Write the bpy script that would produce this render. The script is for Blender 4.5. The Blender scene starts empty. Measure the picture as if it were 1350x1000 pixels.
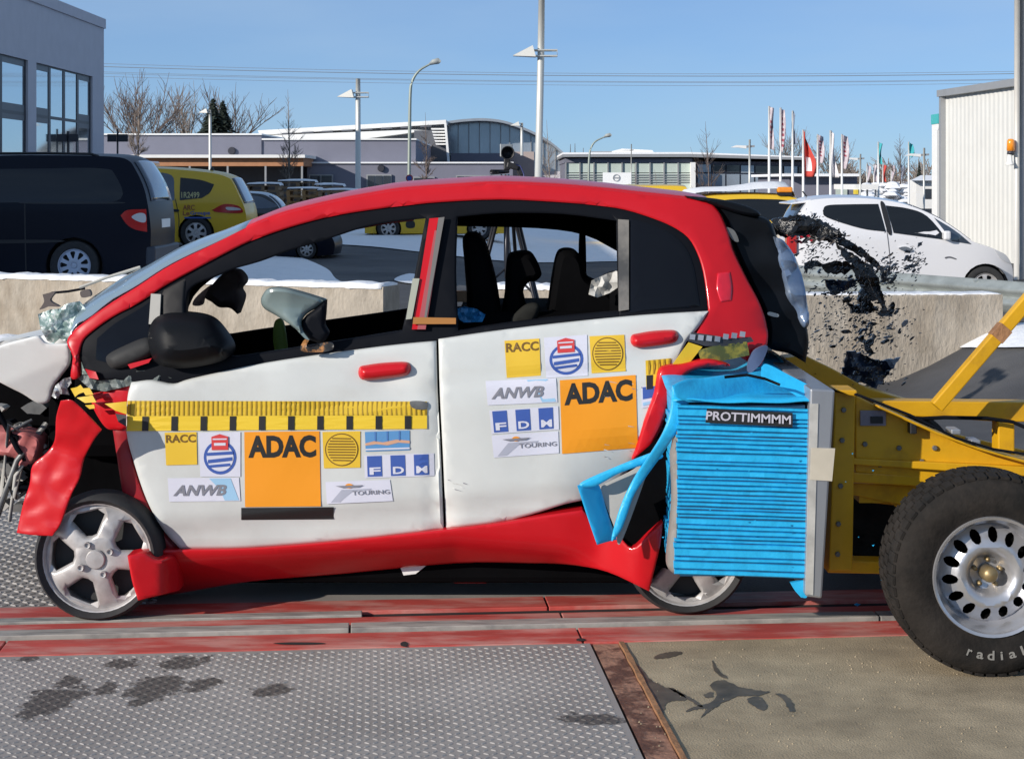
import bpy, bmesh, math, random
import numpy as np
from mathutils import Vector, noise as mnoise
from mathutils.geometry import delaunay_2d_cdt
random.seed(7)
SC = bpy.context.scene
COL = SC.collection
# ------------------------------------------------------------------ camera
F, CX, HY, EYE = 2170.0, 675.0, 240.0, 1.775     # focal length in px of a 1350 px wide picture, horizon row, eye height
cam = bpy.data.cameras.new('camera'); camo = bpy.data.objects.new('camera', cam); COL.objects.link(camo)
cam.sensor_width = 36.0; cam.lens = F/1350*36.0; cam.shift_y = -(500-HY)/1350.0
cam.clip_start = 0.1; cam.clip_end = 3000
camo.location = (0, 0, EYE); camo.rotation_euler = (math.pi/2, 0, 0)
SC.camera = camo
# ------------------------------------------------------------------ sky and sun
SUN_EL = math.radians(19.5); SUNXY = (-0.80, -0.60)
SDIR = Vector((SUNXY[0]*math.cos(SUN_EL), SUNXY[1]*math.cos(SUN_EL), math.sin(SUN_EL))).normalized()
wd = bpy.data.worlds.new('World'); SC.world = wd; wd.use_nodes = True
nt = wd.node_tree; bg = nt.nodes['Background']
sky = nt.nodes.new('ShaderNodeTexSky'); sky.sky_type = 'NISHITA'; sky.sun_disc = False
sky.sun_elevation = SUN_EL; sky.sun_rotation = math.atan2(SUNXY[0], SUNXY[1])
sky.altitude = 600; sky.air_density = 0.75; sky.dust_density = 0.1; sky.ozone_density = 8.0
# thin high veil over the whole sky, streaked like cirrus
tcw = nt.nodes.new('ShaderNodeTexCoord'); mpw = nt.nodes.new('ShaderNodeMapping'); mpw.inputs['Scale'].default_value = (2.0, 2.0, 9.0); mpw.inputs['Rotation'].default_value = (0.0, 0.12, 0.3)
nzw = nt.nodes.new('ShaderNodeTexNoise'); nzw.inputs['Scale'].default_value = 2.2; nzw.inputs['Detail'].default_value = 5
mrw = nt.nodes.new('ShaderNodeMapRange'); mrw.inputs[1].default_value = 0.35; mrw.inputs[2].default_value = 0.75; mrw.inputs[3].default_value = 0.36; mrw.inputs[4].default_value = 0.58
mxw = nt.nodes.new('ShaderNodeMix'); mxw.data_type = 'RGBA'; mxw.inputs[7].default_value = (4.0, 5.4, 7.0, 1)
nt.links.new(tcw.outputs['Generated'], mpw.inputs[0]); nt.links.new(mpw.outputs[0], nzw.inputs['Vector']); nt.links.new(nzw.outputs['Fac'], mrw.inputs[0]); nt.links.new(mrw.outputs[0], mxw.inputs[0])
nt.links.new(sky.outputs[0], mxw.inputs[6]); nt.links.new(mxw.outputs[2], bg.inputs[0]); bg.inputs[1].default_value = 0.112
sl = bpy.data.lights.new('sun', 'SUN'); sl.energy = 5.0; sl.angle = math.radians(0.5); sl.color = (1.0, 0.93, 0.84)
so = bpy.data.objects.new('sun', sl); COL.objects.link(so); so.rotation_euler = SDIR.to_track_quat('Z', 'Y').to_euler()
SC.view_settings.view_transform = 'Standard'; SC.view_settings.look = 'None'
SC.view_settings.gamma = 1.0; SC.view_settings.use_curve_mapping = False
SC.view_settings.exposure = 0.0

# ------------------------------------------------------------------ helpers
def W(px, py, Y): return Vector(((px-CX)*Y/F, Y, EYE-(py-HY)*Y/F))
def X_(px, Y): return (px-CX)*Y/F
def Z_(py, Y): return EYE-(py-HY)*Y/F
def sstep(a, b, x):
    t = min(1.0, max(0.0, (x-a)/(b-a))); return t*t*(3-2*t)
def nz(x, y, z=0.0): return mnoise.noise(Vector((x, y, z)))

MATS = {}
def mat(name, col, rough=0.6, metal=0.0, var=0.0, scale=8.0, bump=0.0, bscale=None, coat=0.0, trans=0.0, alpha=1.0,
        col2=None, mixscale=3.0, lo=0.45, hi=0.65, spec=None, emit=None, stretch=None, ior=None):
    if name in MATS: return MATS[name]
    m = bpy.data.materials.new(name); m.use_nodes = True; n = m.node_tree; b = n.nodes['Principled BSDF']; L = n.links.new
    col = tuple(col[:3])+(1,)
    b.inputs['Base Color'].default_value = col; b.inputs['Roughness'].default_value = rough; b.inputs['Metallic'].default_value = metal
    if coat: b.inputs['Coat Weight'].default_value = coat; b.inputs['Coat Roughness'].default_value = 0.06
    if trans: b.inputs['Transmission Weight'].default_value = trans
    if alpha < 1: b.inputs['Alpha'].default_value = alpha
    if spec is not None: b.inputs['Specular IOR Level'].default_value = spec
    if ior: b.inputs['IOR'].default_value = ior
    if emit: b.inputs['Emission Color'].default_value = tuple(emit[:3])+(1,); b.inputs['Emission Strength'].default_value = emit[3]
    if var or bump or col2:
        tc = n.nodes.new('ShaderNodeTexCoord'); src = tc.outputs['Object']
        if stretch:
            mp = n.nodes.new('ShaderNodeMapping'); mp.inputs['Scale'].default_value = stretch; L(src, mp.inputs[0]); src = mp.outputs[0]
        cur = None
        if col2:
            t = n.nodes.new('ShaderNodeTexNoise'); t.inputs['Scale'].default_value = mixscale; t.inputs['Detail'].default_value = 8; t.inputs['Roughness'].default_value = 0.62
            L(src, t.inputs['Vector'])
            r = n.nodes.new('ShaderNodeValToRGB'); r.color_ramp.elements[0].position = lo; r.color_ramp.elements[1].position = hi
            r.color_ramp.elements[0].color = col; r.color_ramp.elements[1].color = tuple(col2[:3])+(1,)
            L(t.outputs['Fac'], r.inputs[0]); cur = r.outputs[0]
        if var:
            t = n.nodes.new('ShaderNodeTexNoise'); t.inputs['Scale'].default_value = scale; t.inputs['Detail'].default_value = 7; t.inputs['Roughness'].default_value = 0.6
            L(src, t.inputs['Vector'])
            mr = n.nodes.new('ShaderNodeMapRange'); mr.inputs[1].default_value = 0.25; mr.inputs[2].default_value = 0.75
            mr.inputs[3].default_value = 1-var; mr.inputs[4].default_value = 1+var
            L(t.outputs['Fac'], mr.inputs[0])
            mx = n.nodes.new('ShaderNodeMix'); mx.data_type = 'RGBA'; mx.blend_type = 'MULTIPLY'; mx.inputs[0].default_value = 1.0
            if cur: L(cur, mx.inputs[6])
            else: mx.inputs[6].default_value = col
            L(mr.outputs[0], mx.inputs[7]); cur = mx.outputs[2]
        if cur: L(cur, b.inputs['Base Color'])
        if bump:
            t = n.nodes.new('ShaderNodeTexNoise'); t.inputs['Scale'].default_value = bscale or scale*3; t.inputs['Detail'].default_value = 6
            L(src, t.inputs['Vector'])
            bp = n.nodes.new('ShaderNodeBump'); bp.inputs['Strength'].default_value = bump; bp.inputs['Distance'].default_value = 0.02
            L(t.outputs['Fac'], bp.inputs['Height']); L(bp.outputs[0], b.inputs['Normal'])
    MATS[name] = m; return m

ORG = {}
def tag(o, label=None, cat=None, group=None, kind=None):
    if label: o['label'] = label
    if cat: o['category'] = cat
    if group: o['group'] = group
    if kind: o['kind'] = kind
    return o
def thing(name, loc, label, cat, group=None):
    o = bpy.data.objects.new(name, None); COL.objects.link(o); o.location = loc; o.empty_display_size = 0.2
    ORG[o.name] = Vector(loc); return tag(o, label, cat, group)
def link(name, me, parent):
    o = bpy.data.objects.new(name, me); COL.objects.link(o)
    if parent is not None:
        o.parent = parent; g = ORG[parent.name]
        if g.length > 0: me.transform(__import__('mathutils').Matrix.Translation(-g))
        ORG[o.name] = g
    else: ORG[o.name] = Vector((0, 0, 0))
    return o
def mesh(name, v, f, m, parent=None, smooth=False, mi=None, bevel=0.0, seg=2):
    me = bpy.data.meshes.new(name); me.from_pydata([tuple(q) for q in v], [], f)
    ms = m if isinstance(m, (list, tuple)) else [m]
    for q in ms: me.materials.append(q)
    if mi is not None: me.polygons.foreach_set('material_index', mi)
    if smooth: me.polygons.foreach_set('use_smooth', [True]*len(me.polygons))
    me.update(); o = link(name, me, parent)
    if bevel:
        b = o.modifiers.new('bevel', 'BEVEL'); b.width = bevel; b.segments = seg; b.limit_method = 'ANGLE'; b.angle_limit = math.radians(40)
    return o
class MB:
    "collects simple solids into one mesh"
    def __init__(s): s.v = []; s.f = []; s.mi = []; s.k = 0
    def add(s, v, f):
        o = len(s.v); s.v += [Vector(q) for q in v]; s.f += [tuple(i+o for i in q) for q in f]; s.mi += [s.k]*len(f); return s
    def box(s, x0, x1, y0, y1, z0, z1):
        return s.add([(x0,y0,z0),(x1,y0,z0),(x1,y1,z0),(x0,y1,z0),(x0,y0,z1),(x1,y0,z1),(x1,y1,z1),(x0,y1,z1)],
                     [(0,3,2,1),(4,5,6,7),(0,1,5,4),(1,2,6,5),(2,3,7,6),(3,0,4,7)])
    def obox(s, p, q, w, h, up=(0, 0, 1)):
        "bar from p to q, w across, h along up"
        p = Vector(p); q = Vector(q); d = (q-p).normalized(); u = Vector(up); a = d.cross(u)
        if a.length < 1e-4: a = Vector((1, 0, 0))
        a.normalize(); b = a.cross(d).normalized(); a *= w/2; b *= h/2
        return s.add([p-a-b, p+a-b, p+a+b, p-a+b, q-a-b, q+a-b, q+a+b, q-a+b],
                     [(0,3,2,1),(4,5,6,7),(0,1,5,4),(1,2,6,5),(2,3,7,6),(3,0,4,7)])
    def tube(s, pts, r, n=8, cap=True):
        pts = [Vector(p) for p in pts]; rs = r if isinstance(r, (list, tuple)) else [r]*len(pts)
        v = []; f = []
        for i, p in enumerate(pts):
            d = (pts[min(i+1, len(pts)-1)]-pts[max(i-1, 0)]).normalized()
            a = d.cross(Vector((0, 0, 1)) if abs(d.z) < 0.95 else Vector((1, 0, 0))).normalized(); b = a.cross(d)
            for k in range(n):
                t = 2*math.pi*k/n; v.append(p+(a*math.cos(t)+b*math.sin(t))*rs[i])
        for i in range(len(pts)-1):
            for k in range(n):
                k2 = (k+1) % n; f.append((i*n+k, i*n+k2, (i+1)*n+k2, (i+1)*n+k))
        if cap: f.append(tuple(range(n))); f.append(tuple(reversed(range((len(pts)-1)*n, len(pts)*n))))
        return s.add(v, f)
    def prism(s, poly, vec):
        poly = [Vector(p) for p in poly]; vec = Vector(vec); n = len(poly)
        return s.add(poly+[p+vec for p in poly], [tuple(range(n)), tuple(reversed(range(n, 2*n)))]+[(i, i+n, (i+1) % n+n, (i+1) % n) for i in range(n)])
    def lathe(s, prof, c, n=32, axis='y'):
        "prof: (radius, offset along axis)"
        v = []; f = []; c = Vector(c); m = len(prof)
        for k in range(n):
            t = 2*math.pi*k/n; ct, st = math.cos(t), math.sin(t)
            for r, h in prof: v.append(c+(Vector((r*ct, h, r*st)) if axis == 'y' else Vector((r*ct, r*st, h)) if axis == 'z' else Vector((h, r*ct, r*st))))
        for k in range(n):
            k2 = (k+1) % n
            for j in range(m-1): f.append((k*m+j, k2*m+j, k2*m+j+1, k*m+j+1))
        return s.add(v, f)
    def build(s, name, m, parent=None, smooth=False, bevel=0.0, seg=2): return mesh(name, s.v, s.f, m, parent, smooth, s.mi if isinstance(m, (list, tuple)) else None, bevel, seg)
def part(name, m, parent, fn, **k):
    b = MB(); fn(b); return b.build(name, m, parent, **k)

# ---- outlines and sheets
def spl(pts, n=5, closed=True):
    "Catmull-Rom through the points; a third value marks a corner"
    P = [Vector(p[:2]) for p in pts]; c = [len(p) > 2 for p in pts]; N = len(P); out = []
    for i in range(N if closed else N-1):
        p1, p2 = P[i], P[(i+1) % N]
        p0 = P[i-1] if not c[i] and (closed or i > 0) else p1-(p2-p1)
        p3 = P[(i+2) % N] if not c[(i+1) % N] and (closed or i+2 < N) else p2+(p2-p1)
        for k in range(n):
            t = k/n; out.append(0.5*((2*p1)+(p2-p0)*t+(2*p0-5*p1+4*p2-p3)*t*t+(-p0+3*p1-3*p2+p3)*t**3))
    if not closed: out.append(P[-1])
    return [(q.x, q.y) for q in out]
def inside(P, poly):
    x, y = P[:, 0], P[:, 1]; r = np.zeros(len(P), bool); a = np.asarray(poly); b = np.roll(a, -1, 0)
    for (x1, y1), (x2, y2) in zip(a, b):
        if y1 == y2: continue
        m = (y1 > y) != (y2 > y); r ^= m & (x < (x2-x1)*(y-y1)/(y2-y1)+x1)
    return r
def bdist(P, polys):
    d = np.full(len(P), 1e9)
    for poly in polys:
        a = np.asarray(poly); b = np.roll(a, -1, 0)
        for p, q in zip(a, b):
            e = q-p; l = e.dot(e)
            if l < 1e-12: continue
            t = np.clip(((P-p)@e)/l, 0, 1); d = np.minimum(d, np.hypot(*(P-(p+t[:, None]*e)).T))
    return d
def resamp(poly, step):
    out = []; n = len(poly)
    for i in range(n):
        p = np.array(poly[i]); q = np.array(poly[(i+1) % n]); k = max(1, int(np.hypot(*(q-p))/step))
        for j in range(k): out.append(tuple(p+(q-p)*j/k))
    return out
def sheet(poly, step, rings=(), holes=()):
    polys = [resamp(p, step*0.6) for p in [poly]+list(holes)]
    pts = []; edges = []
    for p in polys:
        o = len(pts); pts += p; edges += [(o+i, o+(i+1) % len(p)) for i in range(len(p))]
    A = np.array(poly); lo = A.min(0); hi = A.max(0)
    gx = np.arange(lo[0]+step*0.5, hi[0], step); gy = np.arange(lo[1]+step*0.5, hi[1], step)
    cand = []
    if len(gx) and len(gy):
        G = np.stack(np.meshgrid(gx, gy), -1).reshape(-1, 2); G[:, 0] += ((G[:, 1]/step).astype(int) % 2)*step*0.5
        k = inside(G, poly)
        for h in holes: k &= ~inside(G, h)
        G = G[k]
        if len(G):
            mind = max(step*0.35, (max(rings)*1.3 if rings else 0)); G = G[bdist(G, polys) > mind]; cand.append(G)
    for r in rings:
        for p in polys:
            a = np.array(p); t = np.roll(a, -1, 0)-np.roll(a, 1, 0); l = np.hypot(*t.T)[:, None]+1e-9; n = np.stack([-t[:, 1], t[:, 0]], -1)/l
            for sg in (1, -1):
                q = a+n*sg*r; k = inside(q, poly)
                for h in holes: k &= ~inside(q, h)
                q = q[k]
                if len(q): q = q[bdist(q, polys) > r*0.85]; cand.append(q)
    if cand:
        C = np.concatenate(cand)
        if len(C): pts = pts+[tuple(q) for q in C]
    r = delaunay_2d_cdt([Vector(p) for p in pts], edges, [], 0, 1e-5)
    V = np.array([tuple(v) for v in r[0]]); T = [tuple(f) for f in r[2] if len(f) == 3]
    Tn = np.array(T); cen = V[Tn].mean(1); k = inside(cen, poly)
    for h in holes: k &= ~inside(cen, h)
    T = Tn[k]; d = bdist(V, polys)
    # consistent orientation
    e1 = V[T[:, 1]]-V[T[:, 0]]; e2 = V[T[:, 2]]-V[T[:, 0]]; fl = (e1[:, 0]*e2[:, 1]-e1[:, 1]*e2[:, 0]) < 0
    T[fl] = T[fl][:, ::-1]
    return V, [tuple(int(i) for i in t) for t in T], d
def solid(V, T, front, back):
    "front(i), back(i): world points of sheet vertex i; closes the rim"
    n = len(V); used = sorted({i for t in T for i in t}); mp = {u: k for k, u in enumerate(used)}
    fv = [front(u) for u in used]; bv = [back(u) for u in used]; m = len(used)
    f = [tuple(mp[i] for i in t) for t in T]; ec = {}
    for t in f:
        for a, b in ((t[0], t[1]), (t[1], t[2]), (t[2], t[0])): ec[(a, b)] = 1
    F2 = list(f)+[tuple(reversed([i+m for i in t])) for t in f]
    for (a, b) in ec:
        if (b, a) not in ec: F2.append((b, a, a+m, b+m))
    return fv+bv, F2
def panel(name, poly, Yf, m, parent, thick=0.02, step=16, roll=0.0, rr=0.008, holes=(), smooth=True, off=0.0, sm=True, n=5):
    "a sheet whose outline is given in picture pixels at its own distance Yf(px,py), curved in depth, with thickness"
    p = spl(poly, n) if sm else [q[:2] for q in poly]
    hs = [spl(h, n) if sm else [q[:2] for q in h] for h in holes]
    V, T, d = sheet(p, step, (roll*0.45, roll) if roll else (), hs)
    yf = Yf if callable(Yf) else (lambda a, b: Yf)
    def fr(i):
        x, y = V[i]; Y = yf(x, y)-off
        if roll and d[i] < roll: Y += rr*(1-d[i]/roll)**2
        return W(x, y, Y)
    def bk(i):
        q = fr(i); return Vector((q.x, q.y+thick, q.z))
    v, f = solid(V, T, fr, bk)
    o = mesh(name, v, f, m, parent, smooth)
    if smooth: sharp(o)
    return o
def sharp(o, ang=38):
    me = o.data
    bm = bmesh.new(); bm.from_mesh(me)
    a = math.radians(ang)
    for e in bm.edges:
        if len(e.link_faces) == 2 and e.calc_face_angle(0) > a: e.smooth = False
    bm.to_mesh(me); bm.free()
_TX = {}
def text(s, bold=0.0, shear=0.0, space=1.0):
    k = (s, bold, shear, space)
    if k not in _TX:
        cu = bpy.data.curves.new('t', 'FONT'); cu.body = s; cu.offset = bold; cu.shear = shear; cu.space_character = space; cu.resolution_u = 3
        ob = bpy.data.objects.new('t', cu); COL.objects.link(ob)
        dg = bpy.context.evaluated_depsgraph_get(); me = bpy.data.meshes.new_from_object(ob.evaluated_get(dg))
        v = np.array([q.co[:2] for q in me.vertices]); f = [tuple(p.vertices) for p in me.polygons]
        bpy.data.objects.remove(ob); bpy.data.curves.remove(cu); bpy.data.meshes.remove(me)
        v = (v-v.min(0))/(v.max(0)-v.min(0)); _TX[k] = (v, f)
    return _TX[k]
def circ(cx, cy, rx, ry=None, n=28, a0=0.0): 
    ry = ry or rx; return [(cx+rx*math.cos(a0+2*math.pi*k/n), cy+ry*math.sin(a0+2*math.pi*k/n)) for k in range(n)]
class Decal:
    "flat print on a surface Yf: layers of polygons and lettering, each a hair above the last"
    def __init__(s, Yf, quad): s.Yf = Yf; s.q = [Vector(p) for p in quad]; s.v = []; s.f = []; s.mi = []; s.ms = []; s.lv = 0.003   # quad: tl,tr,br,bl in px
    def _m(s, m):
        if m not in s.ms: s.ms.append(m)
        return s.ms.index(m)
    def uv(s, u, w):
        a = s.q[0].lerp(s.q[1], u); b = s.q[3].lerp(s.q[2], u); return a.lerp(b, 1-w)      # w upward 0..1
    def put(s, pts, faces, m):
        o = len(s.v); k = s._m(m)
        for u, w in pts:
            p = s.uv(u, w); s.v.append(W(p.x, p.y, s.Yf(p.x, p.y)-s.lv))
        s.f += [tuple(o+i for i in f) for f in faces]; s.mi += [k]*len(faces); s.lv += 0.0012
    def poly(s, pts, m, step=0.12):
        V, T, d = sheet(pts, step); s.put([tuple(q) for q in V], T, m); return s
    def polys(s, L, m):
        v = []; f = []
        for pts in L:
            o = len(v); v += pts; f.append(tuple(range(o, o+len(pts))))
        s.put(v, f, m); return s
    def fill(s, m): return s.poly([(0, 0), (1, 0), (1, 1), (0, 1)], m)
    def rect(s, a, b, c, d, m): return s.poly([(a, b), (c, b), (c, d), (a, d)], m)
    def txt(s, t, a, b, c, d, m, bold=0.02, shear=0.0, space=1.0):
        v, f = text(t, bold, shear, space); s.put([(a+(c-a)*x, b+(d-b)*y) for x, y in v], f, m); return s
    def build(s, name, parent):
        o = mesh(name, s.v, s.f, s.ms, parent, False, s.mi); return o
# ------------------------------------------------------------------ materials shared
M_asph = mat('asphalt', (0.058, 0.058, 0.062), 0.85, var=0.35, scale=1.3, bump=0.35, bscale=90, col2=(0.095, 0.092, 0.09), mixscale=0.5)
M_snow = mat('snow', (0.80, 0.81, 0.83), 0.75, var=0.05, scale=5, bump=0.5, bscale=16)
M_conc = mat('concrete_wall', (0.37, 0.325, 0.265), 0.9, var=0.28, scale=5.0, bump=0.6, bscale=28, col2=(0.25, 0.20, 0.145), mixscale=2.2, lo=0.46, hi=0.74, stretch=(1.2, 1.2, 0.6))
M_slab = mat('concrete_slab', (0.37, 0.295, 0.19), 0.9, var=0.24, scale=6.0, bump=0.3, bscale=130, col2=(0.26, 0.205, 0.13), mixscale=1.6)
M_plate = mat('galvanised_plate', (0.335, 0.307, 0.283), 0.65, metal=0.05, var=0.22, scale=5, col2=(0.235, 0.212, 0.195), mixscale=2.5, bump=0.05, bscale=60)
M_lug = mat('worn_lug', (0.37, 0.345, 0.322), 0.6, metal=0.1, var=0.2, scale=9)
M_redp = mat('worn_red_paint', (0.44, 0.062, 0.048), 0.6, var=0.25, scale=6, col2=(0.50, 0.21, 0.175), mixscale=5, lo=0.44, hi=0.60, stretch=(0.5, 2.0, 1), bump=0.08, bscale=40)
M_bar = mat('grey_steel_bar', (0.38, 0.36, 0.32), 0.6, metal=0.15, var=0.25, scale=6, col2=(0.22, 0.21, 0.195), mixscale=9, stretch=(0.6, 3, 1))
M_rust = mat('rust', (0.11, 0.045, 0.028), 0.85, var=0.3, scale=9, col2=(0.30, 0.155, 0.10), mixscale=7, lo=0.47, hi=0.55, bump=0.4, bscale=40)
M_rust2 = mat('rusty_edge', (0.28, 0.14, 0.065), 0.85, var=0.35, scale=18, bump=0.3, bscale=60)
M_wet = mat('damp_stain', (0.11, 0.09, 0.066), 0.5, var=0.35, scale=14, col2=(.065, .055, .042), mixscale=9)
M_oil = mat('oily_stain', (0.085, 0.075, 0.068), 0.55, var=0.3, scale=10)
M_dark = mat('dark_gap', (0.012, 0.012, 0.012), 0.9)

# ------------------------------------------------------------------ ground
def zt(x, y):
    yw = 16.9-0.4*(min(x, -1.3)+1.3)
    soft = 0.5+3.0*sstep(-1.3, -0.4, x)
    z = -0.03+(0.33+0.10*sstep(22, 40, y))*sstep(1.8, -2.2, x)*sstep(yw+0.1, yw+0.1+soft, y)+0.03*sstep(14, 19, y)
    z += 0.50*sstep(3.15, 4.55, x)*sstep(10.4, 14.1, y)*(1-sstep(15.2, 18.5, y))*(1-0.4*sstep(6, 9, x))
    return z
def axis(fine, coarse):
    return sorted(set([round(q, 3) for q in fine]+coarse))
gx = axis(np.arange(-14, 14.01, 0.3), [-900, -500, -250, -120, -60, -35, -22, 22, 35, 60, 120, 250, 500, 900])
gy = axis(np.arange(3, 30.01, 0.3), [-60, -20, -5, 33, 37, 42, 50, 60, 75, 100, 140, 200, 300, 500, 900, 1600])
gv = [(x, y, zt(x, y)) for y in gy for x in gx]; nx = len(gx)
ground = mesh('ground', gv, [(j*nx+i, j*nx+i+1, (j+1)*nx+i+1, (j+1)*nx+i) for j in range(len(gy)-1) for i in range(nx-1)], M_asph, None, True)
tag(ground, 'grey asphalt yard with a parking level behind the low walls', kind='structure')

# track frame: t along the rails, v across
TA = math.radians(4.75); TC, TS = math.cos(TA), math.sin(TA)
def TR(t, v, z=0.0): return Vector((t*TC-v*TS, t*TS+v*TC, z))
def TRpx(px, py):
    d = EYE*F/(py-HY); x = X_(px, d); return (x*TC+d*TS, -x*TS+d*TC)
def tsheet(name, t0, t1, v0, v1, z0, z1, m, parent, bevel=0.0):
    b = MB(); b.add([TR(t0,v0,z0),TR(t1,v0,z0),TR(t1,v1,z0),TR(t0,v1,z0),TR(t0,v0,z1),TR(t1,v0,z1),TR(t1,v1,z1),TR(t0,v1,z1)],
          [(0,3,2,1),(4,5,6,7),(0,1,5,4),(1,2,6,5),(2,3,7,6),(3,0,4,7)])
    return b.build(name, m, parent, bevel=bevel)
SEAM = 0.83
def lugs(name, t0, t1, v0, v1, parent, pt=0.033, L=0.0120, wd=0.0032, h=0.0028):
    v = []; f = []
    i = 0; t = t0
    while t < t1:
        j = 0; q = v0
        while q < v1:
            a = (0.7 if (i+j) % 2 else -0.7); ca, sa = math.cos(a), math.sin(a); o = len(v)
            tt = t+random.uniform(-.001, .001); qq = q+random.uniform(-.001, .001)
            for dx, dy, dz in ((-L,0,0),(-L*.55,-wd,0),(L*.55,-wd,0),(L,0,0),(L*.55,wd,0),(-L*.55,wd,0),(-L*.6,0,h),(L*.6,0,h)):
                v.append(TR(tt+dx*ca-dy*sa, qq+dx*sa+dy*ca, dz+0.0005))
            f += [tuple(o+k for k in g) for g in ((0,1,6),(1,2,7,6),(2,3,7),(3,4,7),(4,5,6,7),(5,0,6))]
            q += pt; j += 1
        t += pt*0.8; i += 1
    o = mesh(name, v, f, M_lug, parent); tag(o, kind='stuff'); return o
# front checker plate: separate steel sheets
fp = tsheet('checker_plate', -3.6, SEAM-0.006, 4.2, 6.295, -0.025, 0.0, M_plate, None)
tag(fp, 'grey steel checker plate floor in front of the red rails', kind='structure')
lugs('plate_lugs', -2.35, SEAM-0.03, 4.9, 6.275, fp)
def stain(name, cx, cy, rx, ry, m, parent, seed, z=0.0012, n=40, rough=0.45):
    "irregular stain lying on the floor; centre and radii in picture px"
    pts = []
    for k in range(n):
        a = 2*math.pi*k/n; r = 1+rough*nz(seed*7.1+1.4*math.cos(a), 1.4*math.sin(a), seed)+0.35*rough*nz(5*math.cos(a), seed*3+5*math.sin(a), 2)
        t, v = TRpx(cx+rx*r*math.cos(a), cy+ry*r*math.sin(a)); pts.append((t, v))
    V, T, d = sheet(pts, 0.2); return mesh(name, [TR(q[0], q[1], z) for q in V], T, m, parent)
STAINS = []
for i, (cx, cy, rx, ry) in enumerate([(70, 925, 36, 17), (88, 897, 16, 8), (205, 905, 32, 17), (245, 873, 26, 8), (268, 903, 22, 8), (182, 925, 18, 5), (160, 875, 18, 6), (362, 907, 22, 8), (345, 912, 12, 5), (38, 868, 12, 4), (785, 948, 40, 7), (145, 905, 16, 8), (270, 868, 9, 5)]):
    t0_, v0_ = TRpx(cx, cy); t1_, v1_ = TRpx(cx+rx, cy); t2_, v2_ = TRpx(cx, cy-ry); STAINS.append((TR(t0_, v0_), abs(t1_-t0_), abs(v2_-v0_)))
def soak(m):
    "oil soaked into plate and lugs alike: noisy ellipses in place"
    n = m.node_tree; L = n.links.new; b_ = n.nodes['Principled BSDF']; tc = n.nodes.new('ShaderNodeTexCoord')
    ns = n.nodes.new('ShaderNodeTexNoise'); ns.inputs['Scale'].default_value = 9; ns.inputs['Detail'].default_value = 7; ns.inputs['Roughness'].default_value = .7; L(tc.outputs['Object'], ns.inputs['Vector']); acc = None
    for p, rx, ry in STAINS:
        mp = n.nodes.new('ShaderNodeMapping'); mp.vector_type = 'POINT'; sx, sy = 1/(rx*1.25), 1/(ry*1.25); mp.inputs['Scale'].default_value = (sx, sy, 0); mp.inputs['Location'].default_value = (-p.x*sx, -p.y*sy, 0); L(tc.outputs['Object'], mp.inputs[0])
        ln = n.nodes.new('ShaderNodeVectorMath'); ln.operation = 'LENGTH'; L(mp.outputs[0], ln.inputs[0])
        if acc is None: acc = ln.outputs['Value']
        else:
            mn = n.nodes.new('ShaderNodeMath'); mn.operation = 'MINIMUM'; L(acc, mn.inputs[0]); L(ln.outputs['Value'], mn.inputs[1]); acc = mn.outputs[0]
    ad = n.nodes.new('ShaderNodeMath'); ad.operation = 'MULTIPLY_ADD'; ad.inputs[1].default_value = 3.4; L(ns.outputs['Fac'], ad.inputs[0]); L(acc, ad.inputs[2])
    mr = n.nodes.new('ShaderNodeMapRange'); mr.inputs[1].default_value = 2.42; mr.inputs[2].default_value = 2.60; mr.inputs[3].default_value = .86; mr.inputs[4].default_value = 0; L(ad.outputs[0], mr.inputs[0])
    mx = n.nodes.new('ShaderNodeMix'); mx.data_type = 'RGBA'; mx.inputs[7].default_value = (.062, .054, .048, 1); L(mr.outputs[0], mx.inputs[0]); old = b_.inputs['Base Color'].links[0].from_socket; L(old, mx.inputs[6]); L(mx.outputs[2], b_.inputs['Base Color'])
soak(M_plate); soak(M_lug)
# back checker plate
bp_ = tsheet('checker_plate', -5.0, 1.3, 7.02, 12.6, -0.025, -0.001, M_plate, None)
tag(bp_, 'steel checker plate floor behind the rails under the crashed car', kind='structure')
lugs('plate_lugs', -4.2, -0.9, 7.05, 11.5, bp_, pt=0.048, L=0.019, wd=0.0055, h=0.005)
tsheet('plate_seam', -2.19, -2.18, 7.02, 12.6, -0.001, 0.001, M_dark, bp_)
# rails
trk = tsheet('track_bed', -6, 8, 6.298, 7.018, -0.028, -0.012, M_dark, None); tag(trk, 'dark bed of the floor track between red steel strips', kind='structure')
def strip(name, v0, v1, z1, m, joints, parent=trk):
    for a, b in zip(joints[:-1], joints[1:]): tsheet(name, a+0.004, b-0.004, v0, v1, -0.02, z1, m, parent, bevel=0.003)
strip('red_strip', 6.303, 6.512, 0.002, M_redp, [-6, -1.42, 0.80, 4.2, 8])
strip('steel_bar', 6.528, 6.612, 0.016, M_bar, [-6, -0.1, 2.04, 2.2, 8])
strip('red_strip', 6.622, 6.742, 0.003, M_redp, [-6, 0.76, 8])
strip('steel_bar', 6.757, 6.822, 0.009, M_bar, [-6, -2.4, -0.05])
strip('red_strip', 6.836, 7.012, 0.004, M_redp, [-6, -2.6, 0.72, 3.0, 8])
for cx, cy, rx, ry in ((395, 849, 34, 1.6), (533, 850, 5, 3.5), (766, 844, 6, 2)): stain('slot', cx, cy, rx, ry, M_dark, trk, cx, z=0.0046, rough=0.15)
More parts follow.
